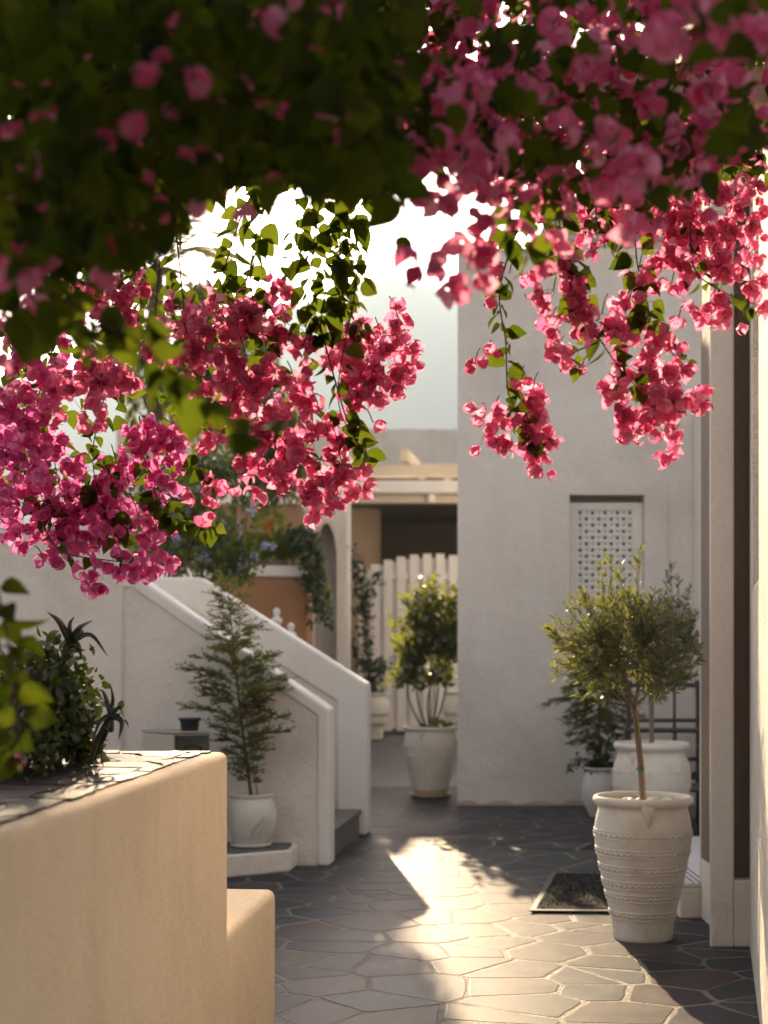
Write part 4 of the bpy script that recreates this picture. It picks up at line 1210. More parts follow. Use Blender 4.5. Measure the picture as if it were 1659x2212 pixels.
n = len(FP); foliage('blue_flowers', ROUNDL, FP, rdir(n, .2), rdir(n, .3), rng.uniform(.026, .038, n), BLUEF, pb_)

# feathery fern bed in the terracotta planter
fe = thing('feathery_shrub', 'feathery green shrub growing in the terracotta planter', 'bush', tuple(W(590, 1222, TYp + .5)))
br, P, D = [], [], []
for i in range(110):
    b0 = W(random.uniform(530, 650), 1225, TYp + random.uniform(.15, 1.0))
    a = random.uniform(0, 6.28); L = random.uniform(.25, .50)
    tip = b0 + Vector((math.cos(a) * L * .55, math.sin(a) * L * .4, L * random.uniform(.5, 1.0)))
    pts = catmull([b0, b0.lerp(tip, .6) + Vector((0, 0, .08)), tip], 6); br.append((pts, .003))
    for j in range(34):
        f = random.uniform(.15, 1) * (len(pts) - 1.01); i0 = int(f); p = pts[i0].lerp(pts[i0 + 1], f - i0); ax_ = (pts[i0 + 1] - pts[i0]).normalized()
        P.append(tuple(p)); D.append(tuple(ax_ * .5 + Vector((random.gauss(0, 1), random.gauss(0, 1), random.gauss(0, .5))).normalized()))
tubes('fronds', br, DARKL, fe, 4)
n = len(P); foliage('foliage', LANCE, P, D, rdir(n, .8), rng.uniform(.04, .075, n), FERN, fe)

# ivy spilling over the right end of the planter
iv = thing('trailing_ivy', 'dark green ivy trailing over the end of the terracotta planter', 'ivy', tuple(W(655, 1230, TYp)))
P, br = [], []
for i in range(46):
    u0 = random.uniform(632, 668); Yi = TYp + random.uniform(-.12, .35)
    vend = random.choice([1200, 1230, 1260, 1290, 1320, 1345]) + random.uniform(-12, 8)
    uend = 655 + (vend - 1150) * .20 + random.gauss(0, 13)
    pts = catmull([W(u0 - 6, 1185 + random.uniform(-45, 10), Yi + .1), W(u0 + 14, 1175 + random.uniform(-30, 20), Yi - .05), W((u0 + uend) / 2 + 14, (1190 + vend) / 2, Yi - .12), W(uend, vend, Yi - .10)], 7)
    br.append((pts, .003))
    for _ in range(42):
        p = random.choice(pts); P.append((p.x + random.gauss(0, .022), p.y + random.gauss(0, .03), p.z + random.gauss(0, .022)))
tubes('stems', br, BARK, iv, 4)
n = len(P); foliage('foliage', HEART, P, rdir(n, -.7), rdir(n, .2) + np.array([0, -.6, .3]), rng.uniform(.035, .065, n), IVY, iv)

# sapling with yellow-green leaves and orange pods
yl = thing('yellow_sapling', 'young sapling with yellow-green pinnate leaves and orange pods', 'sapling', tuple(W(530, 1230, 15.6)))
tr = catmull([W(508, 1245, 15.6), W(522, 1170, 15.6), W(540, 1080, 15.6), W(548, 1020, 15.6), W(545, 960, 15.6)], 6)
br = [(tr, [.018 * (1 - .6 * i / len(tr)) for i in range(len(tr))])]
P, D, S = [], [], []
for (u0, v0, u1, v1, du) in ((548, 1110, 560, 1140, 0), (575, 1100, 572, 1150, 0), (590, 1100, 618, 1122, 0), (598, 1108, 610, 1135, 0), (575, 1100, 556, 1118, 0), (590, 1098, 590, 1140, 0)):
    s = W(546, 1060, 15.6); a, b_ = W(u0, v0, 15.55), W(u1, v1, 15.5)
    pts = catmull([s, a, b_], 6); br.append((pts, .003))
    for j in range(13):
        f = 6 + j * .45; i0 = min(int(f), len(pts) - 2); p = pts[i0].lerp(pts[i0 + 1], f - i0); ax_ = (pts[i0 + 1] - pts[i0]).normalized()
        sdv = Vector((ax_.z, 0, -ax_.x)) * (1 if j % 2 else -1)
        P.append(tuple(p)); D.append(tuple(ax_ * .5 + sdv + Vector((0, random.gauss(0, .3), -.2)))); S.append(random.uniform(.045, .062))
tubes('stem', br, BARKP, yl, 6)
foliage('foliage', OVATE, P, D, rdir(len(P), .2) + np.array([0, -.8, 0]), S, YELLOW, yl)
pod = blade([(0, .3), (.3, 1), (.7, 1), (1, .1)], .12, .3, .05)
PP = [tuple(W(u, v, 15.45)) for u, v in ((576, 1118), (583, 1122), (588, 1116), (571, 1124), (580, 1128))]
foliage('pods', pod, PP, [(random.gauss(0, .12), random.gauss(0, .1), -1) for _ in PP], [(0, -1, 0)] * len(PP), [.13, .15, .12, .1, .14], ORANGEP, yl)

# hedge of greenery behind the terrace, below the roof
hb = thing('terrace_shrub', 'dense green shrub behind the pale blue flowers', 'bush', tuple(W(350, 1230, 15.0)))
P = []
br = []
for i in range(16):
    c = W(random.uniform(300, 480), random.uniform(1010, 1200), 15 + random.uniform(-.4, .4))
    br.append((catmull([W(370, 1290, 15), W(370, 1290, 15).lerp(c, .5) + Vector((0, 0, .1)), c], 5), .008))
    for _ in range(150): P.append((c.x + random.gauss(0, .11), c.y + random.gauss(0, .14), c.z + random.gauss(0, .10)))
tubes('stems', br, BARK, hb)
n = len(P); foliage('foliage', OVATE, P, rdir(n, .2), rdir(n, .6), rng.uniform(.05, .09, n), DARKL, hb)

# weeping tree well behind the houses, hung with long strands
def hanging(P, D, br, a, b_, L, sw_, m, sg, r0):
    br.append((catmull([b_, b_.lerp(a, .55) + Vector((0, 0, .25)), a], 5), [r0 * (1 - .06 * k) for k in range(11)]))
    st_ = catmull([a, a + Vector((sw_ * .4, 0, -L * .5)), a + Vector((sw_, random.gauss(0, .1), -L))], 8)
    br.append((st_, r0 * .3))
    for _ in range(m):
        f = random.random() * (len(st_) - 1.01); i0 = int(f); p = st_[i0].lerp(st_[i0 + 1], f - i0)
        P.append((p.x + random.gauss(0, sg), p.y + random.gauss(0, sg), p.z)); D.append((random.gauss(0, .6), random.gauss(0, .6), -1))
YW = 29.0
wt = thing('weeping_tree', 'tall weeping tree with hanging sunlit strands far behind the pergola', 'tree', (X(450, YW), YW, 0))
tr = catmull([(X(450, YW), YW, 0), W(455, 1000, YW), W(470, 800, YW), W(460, 640, YW)], 6)
br = [(tr, [.16 * (1 - .6 * i / len(tr)) for i in range(len(tr))])]
P, D = [], []
for i in range(80):
    u = max(300, min(575, random.gauss(440, 75)))
    a = W(u, 590 + random.uniform(0, 130) + abs(u - 430) * .35, YW + random.uniform(-1.5, 1.5))
    hanging(P, D, br, a, tr[random.randint(9, len(tr) - 1)], random.uniform(.9, 2.6), random.gauss(0, .2), 48, .06, .028)
tubes('trunk_and_branches', br, BARK, wt, 5)
n = len(P); foliage('foliage', LANCE, P, D, rdir(n), rng.uniform(.20, .36, n), WEEP, wt)
YL = 16.7
lt = thing('terrace_tree', 'small drooping tree on the terrace behind the pink flowers', 'tree', (X(520, YL), YL, 1.38))
tr = catmull([(X(500, YL), YL + .1, 1.38), W(505, 1080, YL), W(540, 960, YL), W(570, 880, YL)], 6)
br = [(tr, [.04 * (1 - .6 * i / len(tr)) for i in range(len(tr))])]
P, D = [], []
for i in range(64):
    a = W(random.uniform(515, 636), random.uniform(870, 950), YL + random.uniform(-.5, .9))
    hanging(P, D, br, a, tr[random.randint(9, len(tr) - 1)], random.uniform(.35, .8), random.gauss(0, .08), 60, .05, .014)
tubes('trunk_and_branches', br, BARK, lt, 5)
n = len(P); foliage('foliage', LANCE, P, D, rdir(n), rng.uniform(.10, .18, n), WEEP, lt)
# palm beside it
pt = thing('palm_tree', 'palm with arching fronds behind the weeping tree at the left', 'palm', (X(330, 31), 31, 0))
hd = W(335, 575, 31)
tubes('trunk', [([(hd.x, 31, 0), (hd.x + .03, 31, hd.z * .5), hd], [.2, .18, .16])], BARK, pt, 12)
fr, P, D = [], [], []
for i in range(26):
    a = i * 2.4; el = random.uniform(-.1, 1.2); L = random.uniform(1.7, 2.3)
    d = Vector((math.cos(a) * math.cos(el), math.sin(a) * math.cos(el), math.sin(el)))
    pts = catmull([hd, hd + d * L * .5 + Vector((0, 0, .10)), hd + d * L + Vector((0, 0, -.45 * math.cos(el)))], 9); fr.append((pts, [.014 - .0005 * j for j in range(len(pts))]))
    for j in range(2, len(pts)):
        ax_ = (pts[j] - pts[j - 1]).normalized(); sdv = ax_.cross(Vector((0, 0, 1))).normalized()
        for s_ in (-1, 1):
            for q in (0,):
                P.append(tuple(pts[j] - ax_ * q * .07)); D.append(tuple(ax_ * .8 + sdv * s_ * .8 + Vector((0, 0, -.25))))
tubes('frond_ribs', fr, BARKP, pt, 5)
n = len(P); foliage('fronds', LANCE, P, D, rdir(n, 1.5, .3), rng.uniform(.40, .60, n), WEEP, pt)

# ================================================================== PLANTS IN THE NEAR PLANTER
sh = thing('planter_shrub', 'dark leafy shrub filling the near planter', 'bush', tuple(W(100, 1690, 4.4)))
P, br = [], []
for (u, v, r, m, Yp) in ((60, 1480, 60, 330, 4.3), (130, 1500, 65, 420, 4.5), (90, 1580, 75, 520, 4.35), (155, 1585, 42, 240, 4.5), (40, 1620, 60, 380, 4.1), (180, 1628, 24, 90, 4.55), (120, 1430, 40, 170, 4.5), (10, 1540, 60, 320, 4.2), (-60, 1600, 90, 300, 4.2)):
    c = W(u, v, Yp); rr = r / FPX * Yp
    br.append((catmull([W(90, 1690, 4.4), W(90, 1690, 4.4).lerp(c, .5) + Vector((0, 0, .03)), c], 5), .005))
    for _ in range(m):
        d = Vector((random.gauss(0, .55), random.gauss(0, .55), random.gauss(0, .5))) * rr * 1.15
        P.append(tuple(c + d))
tubes('stems', br, BARK, sh)
n = len(P); P_ = np.array(P)
foliage('foliage', OVATE, P, rdir(n, .5), rdir(n, .9), rng.uniform(.022, .045, n), DARKL, sh)
# strap-leaved succulents
def strap(p0, p1, p2, w, V, F):
    pts = catmull([p0, p1, p2], 7); L = len(pts)
    for i, p in enumerate(pts):
        t = i / (L - 1); d = (pts[min(i + 1, L - 1)] - pts[max(i - 1, 0)]).normalized()
        x = d.cross(Vector((.2, -1, .25))).normalized(); nn = x.cross(d)
        h = w * (1 - t ** 1.8) + .0006
        b = len(V); V += [p - x * h + nn * h * .5, p - nn * h * .35, p + x * h + nn * h * .5, p + nn * h * .1]
        if i:
            for k in range(4): F.append((b - 4 + k, b - 4 + (k + 1) % 4, b + (k + 1) % 4, b + k))
def succ(label, cu, cv, Yc, leaves, stem_to):
    t = thing('strap_succulent', label, 'succulent', tuple(W(*stem_to, Yc)))
    c = W(cu, cv, Yc)
    tubes('stem', [(catmull([W(*stem_to, Yc), W((cu + stem_to[0]) / 2 - 6, (cv + stem_to[1]) / 2, Yc), c], 6), .007)], BARK, t)
    for (mu, mv, tu, tv, w) in leaves:
        V, F = [], []
        strap(c, W(mu, mv, Yc - random.uniform(-.02, .05)), W(tu, tv, Yc - random.uniform(-.03, .1)), w, V, F)
        link('strap_leaf', np_mesh('strap_leaf', [tuple(v) for v in V], F, True), ALOE, t)
succ('spiky strap-leaved succulent rising above the planter shrub', 152, 1388, 4.5,
     [(128, 1345, 102, 1322, .011), (172, 1358, 200, 1340, .011), (195, 1372, 232, 1417, .008), (168, 1395, 176, 1425, .010), (140, 1400, 128, 1440, .009), (150, 1350, 160, 1332, .007)], (125, 1470))
succ('strap-leaved succulent drooping at the far edge of the near planter', 238, 1545, 4.35,
     [(225, 1500, 210, 1488, .006), (243, 1510, 236, 1474, .006), (258, 1530, 268, 1550, .007), (262, 1560, 256, 1598, .009), (240, 1580, 222, 1570, .007), (215, 1560, 200, 1600, .007), (222, 1590, 218, 1640, .007), (200, 1560, 178, 1520, .006), (230, 1580, 212, 1625, .008), (255, 1545, 262, 1538, .005)], (195, 1650))

# ================================================================== BOUGAINVILLEA
class Vine:
    def __init__(self, name, label, loc):
        self.t = thing(name, label, 'bougainvillea', loc)
        self.stems, self.stalks = [], []
        self.LP, self.LD, self.LN, self.LS = [], [], [], []
        self.FP, self.FA, self.FS, self.FM = [], [], [], []
    def leaf(self, p, d, s, n=None):
        self.LP.append(tuple(p)); self.LD.append(tuple(d)); self.LS.append(s)
        self.LN.append(tuple(n) if n is not None else (random.gauss(0, .6), random.gauss(-.5, .6), random.gauss(.5, .5)))
    def flower(self, p, a, s, m=0):
        self.FP.append(tuple(p)); self.FA.append(tuple(a)); self.FS.append(s); self.FM.append(m)
    def strand(self, pts, nl=0, size=.05, r=.0028, spread=.02, per=8):
        q = catmull([W(*p) for p in pts], per)
        self.stems.append((q, [r * (1 - .55 * i / len(q)) for i in range(len(q))]))
        for k in range(nl):
            f = (k + random.random()) / nl * (len(q) - 1.01); i0 = int(f)
            p = q[i0].lerp(q[i0 + 1], f - i0); ax_ = (q[i0 + 1] - q[i0]).normalized()
            sd_ = Vector((random.gauss(0, 1), random.gauss(0, .8), random.gauss(0, .3))); sd_ = (sd_ - ax_ * sd_.dot(ax_)).normalized()
            b_ = p + sd_ * random.uniform(.004, spread)
            self.stalks.append(([p, b_], .0009))
            self.leaf(b_, sd_ * .9 + Vector((0, 0, -random.uniform(.2, 1.1))), size * random.uniform(.75, 1.5))
        return q
    def spray(self, u, v, Y, r, n, ry=None, m=0, size=.041, src=None, depth=None, stalk=.35):
        c = W(u, v, Y); rr = r / FPX * Y * 1.12; rv = (ry or r) / FPX * Y * 1.08; dd = depth or min(rr, .22)
        hub = c + Vector((0, 0, rv * .4))
        if src is not None:
            s = W(*src); self.stems.append((catmull([s, s.lerp(hub, .5) + Vector((0, 0, .01)), hub], 5), .0018))
        k = 0
        while k < n:
            d = Vector((random.uniform(-1, 1), random.uniform(-1, 1), random.uniform(-1, 1)))
            if d.length > 1: continue
            sub = c + Vector((d.x * rr, d.y * dd, d.z * rv))
            m_ = min(n - k, random.choice((1, 2, 3, 3)))
            if random.random() < stalk: self.stalks.append((catmull([hub, hub.lerp(sub, .55) + Vector((random.gauss(0, .006), 0, .006)), sub], 4), .0008))
            for _ in range(m_):
                a = Vector((random.gauss(0, .7), random.gauss(-.25, .7), random.gauss(-.45, .6))) + d * .5
                self.flower(sub + Vector((random.gauss(0, .011), random.gauss(0, .011), random.gauss(0, .011))), a, size * random.uniform(.72, 1.15), m)
                k += 1
    def fill(self, poly, Ya, Yb, nl, nf, ls=.055, fs=.041, m=0, yb=1.0, clump=6):
        us = [p[0] for p in poly]; vs_ = [p[1] for p in poly]
        def inside(u, v):
            c = False
            for (x0, y0), (x1, y1) in zip(poly, poly[1:] + poly[:1]):
                if (y0 > v) != (y1 > v) and u < (x1 - x0) * (v - y0) / (y1 - y0) + x0: c = not c
            return c
        def pt_():
            while True:
                u, v = random.uniform(min(us), max(us)), random.uniform(min(vs_), max(vs_))
                if inside(u, v): return u, v
        for _ in range(nl):
            u, v = pt_(); p = W(u, v, Ya + (Yb - Ya) * random.random() ** yb)
            self.leaf(p, (random.gauss(0, 1), random.gauss(0, 1), random.gauss(-.8, .6)), ls * random.uniform(.6, 1.25))
        k = 0
        while k < nf:
            u, v = pt_(); c = W(u, v, Ya + (Yb - Ya) * random.random() ** yb)
            for _ in range(random.randint(max(1, clump // 2), clump)):
                p = c + Vector((random.gauss(0, .035), random.gauss(0, .035), random.gauss(0, .035)))
                self.flower(p, (random.gauss(0, .7), random.gauss(-.3, .7), random.gauss(-.4, .6)), fs * random.uniform(.75, 1.15), m); k += 1
    def build(self, nmax=298):
        t = self.t; loc = Vector(t.location)
        tubes('vines', self.stems, STEM, t, 5)
        if self.stalks: tubes('flower_stalks', self.stalks, STEM, t, 3, 'stuff')
        for nm, P, Rm, S, kind in (('leaf', self.LP, frames(self.LD, self.LN), self.LS, 'l'), ('flower', self.FP, frames_axis(self.FA), self.FS, 'f')):
            P = np.array(P); S = np.array(S)
            u = 829 + FPX * P[:, 0] / P[:, 1]; v = 1380 - FPX * (P[:, 2] - CH) / P[:, 1]
            vis = (u > 5) & (u < 1654) & (v > 5) & (P[:, 1] > .5)
            # largest in view first: the near skin of the plant
            score = np.where(vis, S / P[:, 1] + .004 * rng.random(len(P)), -1)
            order = np.argsort(-score); pick = order[:nmax]; pick = pick[score[pick] > 0]
            rest = np.setdiff1d(np.arange(len(P)), pick)
            def place(me, i):
                o = bpy.data.objects.new(nm, me); col.objects.link(o); o.parent = t
                M = Matrix([list(Rm[i][r]) + [0] for r in range(3)] + [[0, 0, 0, 1]]) @ Matrix.Scale(float(S[i]), 4)
                M.translation = Vector(P[i]) - loc
                o.matrix_basis = M
            if kind == 'l':
                me = np_mesh('leaf', HEART[0], HEART[1], True); me.materials.append(BLEAF)
                for i in pick: place(me, i)
                if len(rest): link('leaves', scatter_mesh('leaves', HEART, P[rest], Rm[rest], S[rest]), BLEAF, t, 'stuff')
            else:
                FM = np.array(self.FM); var = rng.integers(0, 4, len(P))
                mes = {}
                for i in pick:
                    key = (int(var[i]), int(FM[i]))
                    if key not in mes:
                        Tm = FLOWERS[key[0]]; me = np_mesh('flower', Tm[0], Tm[1], True, Tm[2])
                        me.materials.append((BRACT, BRACTM)[key[1]]); me.materials.append(TUBEF); mes[key] = me
                    place(mes[key], i)
                for a in range(4):
                    for b in range(2):
                        q = rest[(var[rest] == a) & (FM[rest] == b)]
                        if len(q):
                            Tm = FLOWERS[a]; me = scatter_mesh('flowers', Tm, P[q], Rm[q], S[q], True, Tm[2])
                            link('flowers', me, [(BRACT, BRACTM)[b], TUBEF], t, 'stuff')
        print(t.name, 'leaves', len(self.LP), 'flowers', len(self.FP))

# ---- left cascade
L = Vine('bougainvillea', 'pink bougainvillea cascading down at the left in front of the stairs', (-2.2, 4.8, 0))
L.stems.append((catmull([(-2.2, 4.8, 0), (-2.25, 4.75, 1.2), (-2.0, 4.7, 2.2), (-1.6, 4.6, 2.75)], 8), .022))
for (u, v, Y, r, ry, n, m) in (
    (120, 1060, 5.0, 140, 110, 300, 1), (260, 1080, 5.0, 80, 90, 120, 1), (60, 1000, 4.7, 90, 90, 120, 1), (40, 1110, 4.9, 60, 60, 60, 1),
    (130, 850, 4.6, 120, 80, 150, 0), (240, 800, 4.5, 70, 70, 70, 0), (40, 850, 4.5, 60, 90, 60, 1), (60, 920, 4.8, 80, 60, 70, 1),
    (260, 650, 4.7, 60, 60, 60, 0), (200, 620, 4.9, 50, 50, 30, 0), (300, 720, 4.7, 50, 40, 30, 0), (90, 740, 4.7, 60, 50, 40, 0),
    (400, 740, 4.5, 70, 70, 80, 0), (450, 800, 4.5, 60, 60, 60, 0), (500, 690, 4.6, 60, 50, 60, 0), (380, 690, 4.6, 40, 40, 28, 0),
    (560, 690, 4.6, 50, 40, 40, 0), (620, 625, 4.6, 30, 30, 14, 0), (620, 720, 4.6, 50, 50, 40, 0),
    (530, 790, 4.5, 60, 50, 55, 0), (540, 860, 4.5, 60, 50, 55, 0), (640, 860, 4.5, 50, 50, 45, 0), (610, 930, 4.5, 60, 40, 45, 0), (430, 930, 4.6, 50, 50, 40, 0),
    (760, 760, 4.7, 70, 70, 110, 0), (830, 790, 4.7, 62, 75, 130, 0), (860, 700, 4.7, 28, 30, 24, 0), (780, 850, 4.7, 50, 30, 40, 0),
    (560, 1010, 4.5, 55, 45, 50, 0), (640, 1020, 4.5, 60, 50, 60, 0), (740, 1030, 4.5, 55, 50, 66, 0), (690, 1080, 4.5, 50, 25, 34, 0), (730, 970, 4.5, 35, 30, 18, 0), (670, 960, 4.5, 40, 30, 20, 0),
    (330, 960, 4.8, 60, 70, 90, 1), (370, 1020, 4.8, 30, 30, 24, 1), (300, 1140, 4.9, 50, 45, 45, 1), (200, 1150, 4.9, 70, 40, 60, 1), (110, 1165, 4.9, 60, 25, 30, 1),
    (450, 1055, 4.7, 30, 25, 18, 0), (440, 1110, 4.7, 22, 18, 9, 0), (510, 1075, 4.7, 14, 14, 3, 0),
    (270, 1225, 4.7, 35, 22, 26, 1), (205, 1240, 4.7, 28, 20, 18, 1), (335, 1208, 4.7, 35, 18, 18, 1), (95, 1215, 4.7, 8, 6, 1, 1), (150, 1215, 4.7, 25, 14, 6, 1),
    (690, 900, 4.5, 30, 30, 12, 0), (805, 915, 4.5, 6, 6, 1, 0)):
    L.spray(u, v, Y, r, max(1, int(n * .55)), ry, m, src=(u - 20, v - ry - 30, Y + .05))
L.strand([(560, 380, 4.7), (520, 470, 4.7), (490, 560, 4.7), (470, 640, 4.7), (440, 740, 4.6)], 34)
L.strand([(600, 380, 4.7), (560, 480, 4.7), (540, 600, 4.7), (560, 700, 4.6), (600, 830, 4.5)], 36)
L.strand([(700, 400, 4.6), (680, 500, 4.6), (670, 600, 4.6), (660, 720, 4.6)], 36, .052)
L.strand([(790, 420, 4.6), (740, 530, 4.6), (700, 640, 4.6), (690, 740, 4.6)], 36, .052)
L.strand([(730, 420, 4.6), (735, 560, 4.6), (745, 660, 4.6), (790, 720, 4.7)], 26, .048)
L.strand([(740, 470, 4.6), (770, 560, 4.6), (765, 640, 4.6), (730, 860, 4.5), (790, 985, 4.5)], 34, .045)
L.strand([(690, 700, 4.6), (740, 880, 4.5), (770, 950, 4.5), (798, 990, 4.5)], 18, .045)
L.strand([(640, 430, 4.65), (640, 520, 4.65), (620, 600, 4.65)], 10, .05)
L.strand([(300, 560, 4.9), (240, 800, 4.8), (200, 1000, 4.9), (260, 1180, 4.9)], 40, .05)
L.strand([(160, 600, 4.9), (100, 800, 4.8), (60, 960, 4.9), (120, 1160, 4.9)], 40, .05)
L.strand([(380, 500, 4.8), (400, 700, 4.7), (420, 900, 4.7), (450, 1060, 4.7)], 44, .045)
L.strand([(300, 900, 4.9), (340, 1080, 4.85), (380, 1120, 4.8), (465, 1140, 4.75)], 46, .042)
L.strand([(560, 900, 4.5), (650, 980, 4.5), (740, 1000, 4.5)], 14, .04)
L.strand([(90, 1130, 4.8), (130, 1190, 4.75), (230, 1210, 4.7), (300, 1215, 4.7)], 10, .03)
L.strand([(345, 560, 4.75), (335, 700, 4.75), (340, 780, 4.75)], 8, .04)
L.fill([(0, 560), (330, 520), (420, 640), (420, 900), (330, 1100), (120, 1120), (0, 1080)], 4.85, 5.3, 210, 40, .055, .041, 1)
L.fill([(330, 620), (660, 640), (700, 880), (560, 960), (420, 900)], 4.75, 5.0, 80, 12, .055, .041, 0)
L.build()

# ---- right cascade
Rv = Vine('bougainvillea', 'pink bougainvillea hanging from the beam at the right in long sprays', (1.3, 4.6, 3.0))
Rv.stems.append((catmull([(1.25, 4.7, 3.2), (.7, 4.5, 3.12), (.2, 4.4, 3.1), (-.6, 4.4, 3.12)], 8), .016))
for (u, v, Y, r, ry, n, m) in (
    # hanging sprays in focus
    (1065, 925, 4.5, 42, 45, 44, 0), (1160, 930, 4.5, 32, 70, 66, 0), (1165, 990, 4.5, 20, 22, 14, 0), (1150, 850, 4.5, 35, 20, 12, 0), (1025, 795, 4.5, 26, 18, 8, 0), (1050, 770, 4.5, 16, 10, 4, 0), (1100, 600, 4.5, 40, 22, 10, 0), (1045, 665, 4.5, 10, 8, 1, 0), (1120, 830, 4.5, 18, 14, 6, 0),
    (1195, 640, 4.3, 28, 30, 14, 0), (1255, 660, 4.3, 45, 50, 52, 0), (1190, 710, 4.3, 20, 22, 9, 0), (1300, 690, 4.3, 40, 30, 22, 0), (1205, 775, 4.3, 32, 24, 17, 0), (1255, 805, 4.3, 12, 10, 2, 0), (1240, 580, 4.3, 30, 24, 12, 0),
    (1350, 690, 4.4, 40, 30, 24, 0), (1390, 725, 4.4, 50, 30, 30, 0), (1440, 735, 4.4, 22, 18, 8, 0), (1360, 650, 4.4, 12, 14, 3, 0), (1465, 692, 4.4, 8, 8, 1, 0),
    (1400, 830, 4.4, 70, 60, 100, 0), (1460, 850, 4.4, 55, 55, 70, 0), (1330, 860, 4.4, 40, 28, 22, 0), (1410, 910, 4.4, 60, 40, 40, 0), (1455, 970, 4.4, 26, 30, 14, 0), (1335, 930, 4.4, 20, 22, 7, 0), (1375, 955, 4.4, 18, 18, 6, 0),
    (1540, 670, 4.5, 45, 42, 42, 0), (1630, 640, 4.5, 28, 40, 20, 0), (1590, 690, 4.5, 15, 15, 3, 0), (1600, 610, 4.5, 20, 15, 4, 0), (1440, 590, 4.5, 45, 35, 26, 0), (1450, 620, 4.5, 30, 18, 8, 0),
    (1380, 590, 4.5, 30, 26, 12, 0), (1300, 525, 4.5, 35, 22, 14, 0), (1500, 560, 4.5, 60, 40, 44, 0), (1570, 570, 4.5, 40, 30, 26, 0),
    (1420, 480, 4.6, 90, 50, 110, 0), (1530, 480, 4.6, 80, 60, 110, 0), (1600, 450, 4.6, 60, 50, 60, 0), (1620, 330, 4.8, 40, 60, 26, 0), (1330, 430, 4.6, 70, 40, 60, 0), (1590, 520, 4.6, 50, 40, 40, 0),
    (1240, 440, 4.6, 70, 45, 60, 0), (1480, 390, 4.7, 90, 50, 80, 0),
    # nearer, softer flowers
    (1050, 500, 3.0, 55, 55, 18, 0), (1160, 520, 3.1, 50, 40, 13, 0), (1080, 450, 3.0, 60, 40, 14, 0), (1010, 595, 2.9, 30, 30, 5, 0), (950, 575, 2.9, 55, 38, 11, 0), (915, 545, 2.9, 25, 24, 4, 0), (945, 425, 2.9, 40, 24, 9, 0), (870, 400, 2.6, 30, 40, 5, 0), (840, 510, 2.6, 18, 18, 2, 0), (930, 330, 2.8, 30, 40, 6, 0)):
    Rv.spray(u, v, Y, r, max(1, int(n * .52)), ry, m, src=(u + 12, v - ry - 26, Y + .04))
Rv.strand([(1125, 470, 4.45), (1095, 560, 4.5), (1078, 640, 4.5), (1092, 740, 4.5), (1098, 850, 4.5), (1135, 920, 4.5), (1165, 960, 4.5)], 52, .050, spread=.012)
Rv.strand([(1140, 400, 4.4), (1190, 520, 4.3), (1250, 640, 4.3), (1300, 740, 4.35), (1370, 830, 4.4), (1450, 880, 4.4)], 44, .048)
Rv.strand([(1370, 420, 4.5), (1375, 560, 4.5), (1395, 640, 4.45), (1400, 700, 4.4)], 34, .05)
Rv.strand([(1440, 700, 4.4), (1450, 760, 4.4), (1490, 800, 4.4)], 8, .03)
Rv.strand([(1490, 480, 4.5), (1500, 580, 4.5), (1560, 630, 4.5), (1640, 660, 4.5)], 22, .034)
Rv.strand([(1650, 240, 4.8), (1620, 330, 4.8), (1580, 400, 4.7)], 26, .05)
Rv.strand([(1590, 250, 4.8), (1610, 300, 4.8), (1650, 380, 4.8)], 22, .05)
Rv.strand([(1200, 400, 4.4), (1215, 520, 4.4), (1250, 600, 4.35)], 20, .055)
Rv.strand([(1290, 400, 4.5), (1290, 480, 4.5), (1330, 520, 4.5)], 16, .048)
Rv.strand([(1255, 790, 4.3), (1220, 765, 4.3), (1200, 740, 4.3)], 2, .03)
Rv.strand([(1290, 740, 4.32), (1240, 760, 4.3), (1215, 770, 4.3)], 3, .045)
Rv.strand([(870, 440, 2.7), (880, 480, 2.7), (890, 510, 2.7)], 3, .05)
Rv.strand([(1100, 430, 3.1), (1110, 500, 3.1), (1140, 560, 3.1)], 12, .05)
# the thick flowering roof of it
top = [(880, -60), (1720, -60), (1720, 250), (1600, 330), (1480, 400), (1350, 410), (1200, 400), (1080, 370), (990, 330), (910, 250)]
Rv.fill(top, 3.9, 4.7, 420, 330, .055, .040)
Rv.fill(top, 3.2, 3.9, 340, 330, .055, .041)
Rv.fill(top, 2.5, 3.2, 150, 110, .055, .041)
Rv.fill([(1400, -60), (1700, -60), (1700, 130), (1560, 160)], 1.9, 2.4, 18, 16, .06, .041)
Rv.fill([(980, 180), (1560, 260), (1500, 440), (1300, 440), (1100, 430), (1000, 380)], 3.2, 4.4, 160, 260, .052, .041)
Rv.fill([(890, 230), (1080, 250), (1100, 360), (920, 340)], 2.8, 3.6, 60, 70, .052, .041)
Rv.build()

# ---- overhead mass, nearest and darkest
O = Vine('bougainvillea', 'dark shaded bougainvillea mass overhead at the top left, close to the lens', (-.4, 2.6, 3.0))
O.stems.append((catmull([(-1.8, 4.2, 3.1), (-1.0, 3.2, 3.08), (-.3, 2.4, 3.06), (.4, 1.6, 3.05)], 8), .014))
mass = [(-60, -60), (900, -60), (890, 330), (830, 420), (690, 400), (600, 380), (480, 400), (390, 440), (310, 520), (200, 540), (100, 570), (-60, 600)]
O.fill(mass, 3.6, 4.9, 2500, 0, .068)
O.fill(mass, 2.5, 3.0, 0, 60, fs=.036, clump=4)
O.fill(mass, 2.8, 3.6, 1300, 28, .062, .04, 0)
O.fill(mass, 2.0, 2.8, 640, 26, .060, .04, 0, clump=4)
O.fill([(-60, 350), (250, 380), (330, 500), (200, 640), (60, 700), (-60, 720)], 2.2, 3.6, 130, 10, .06)
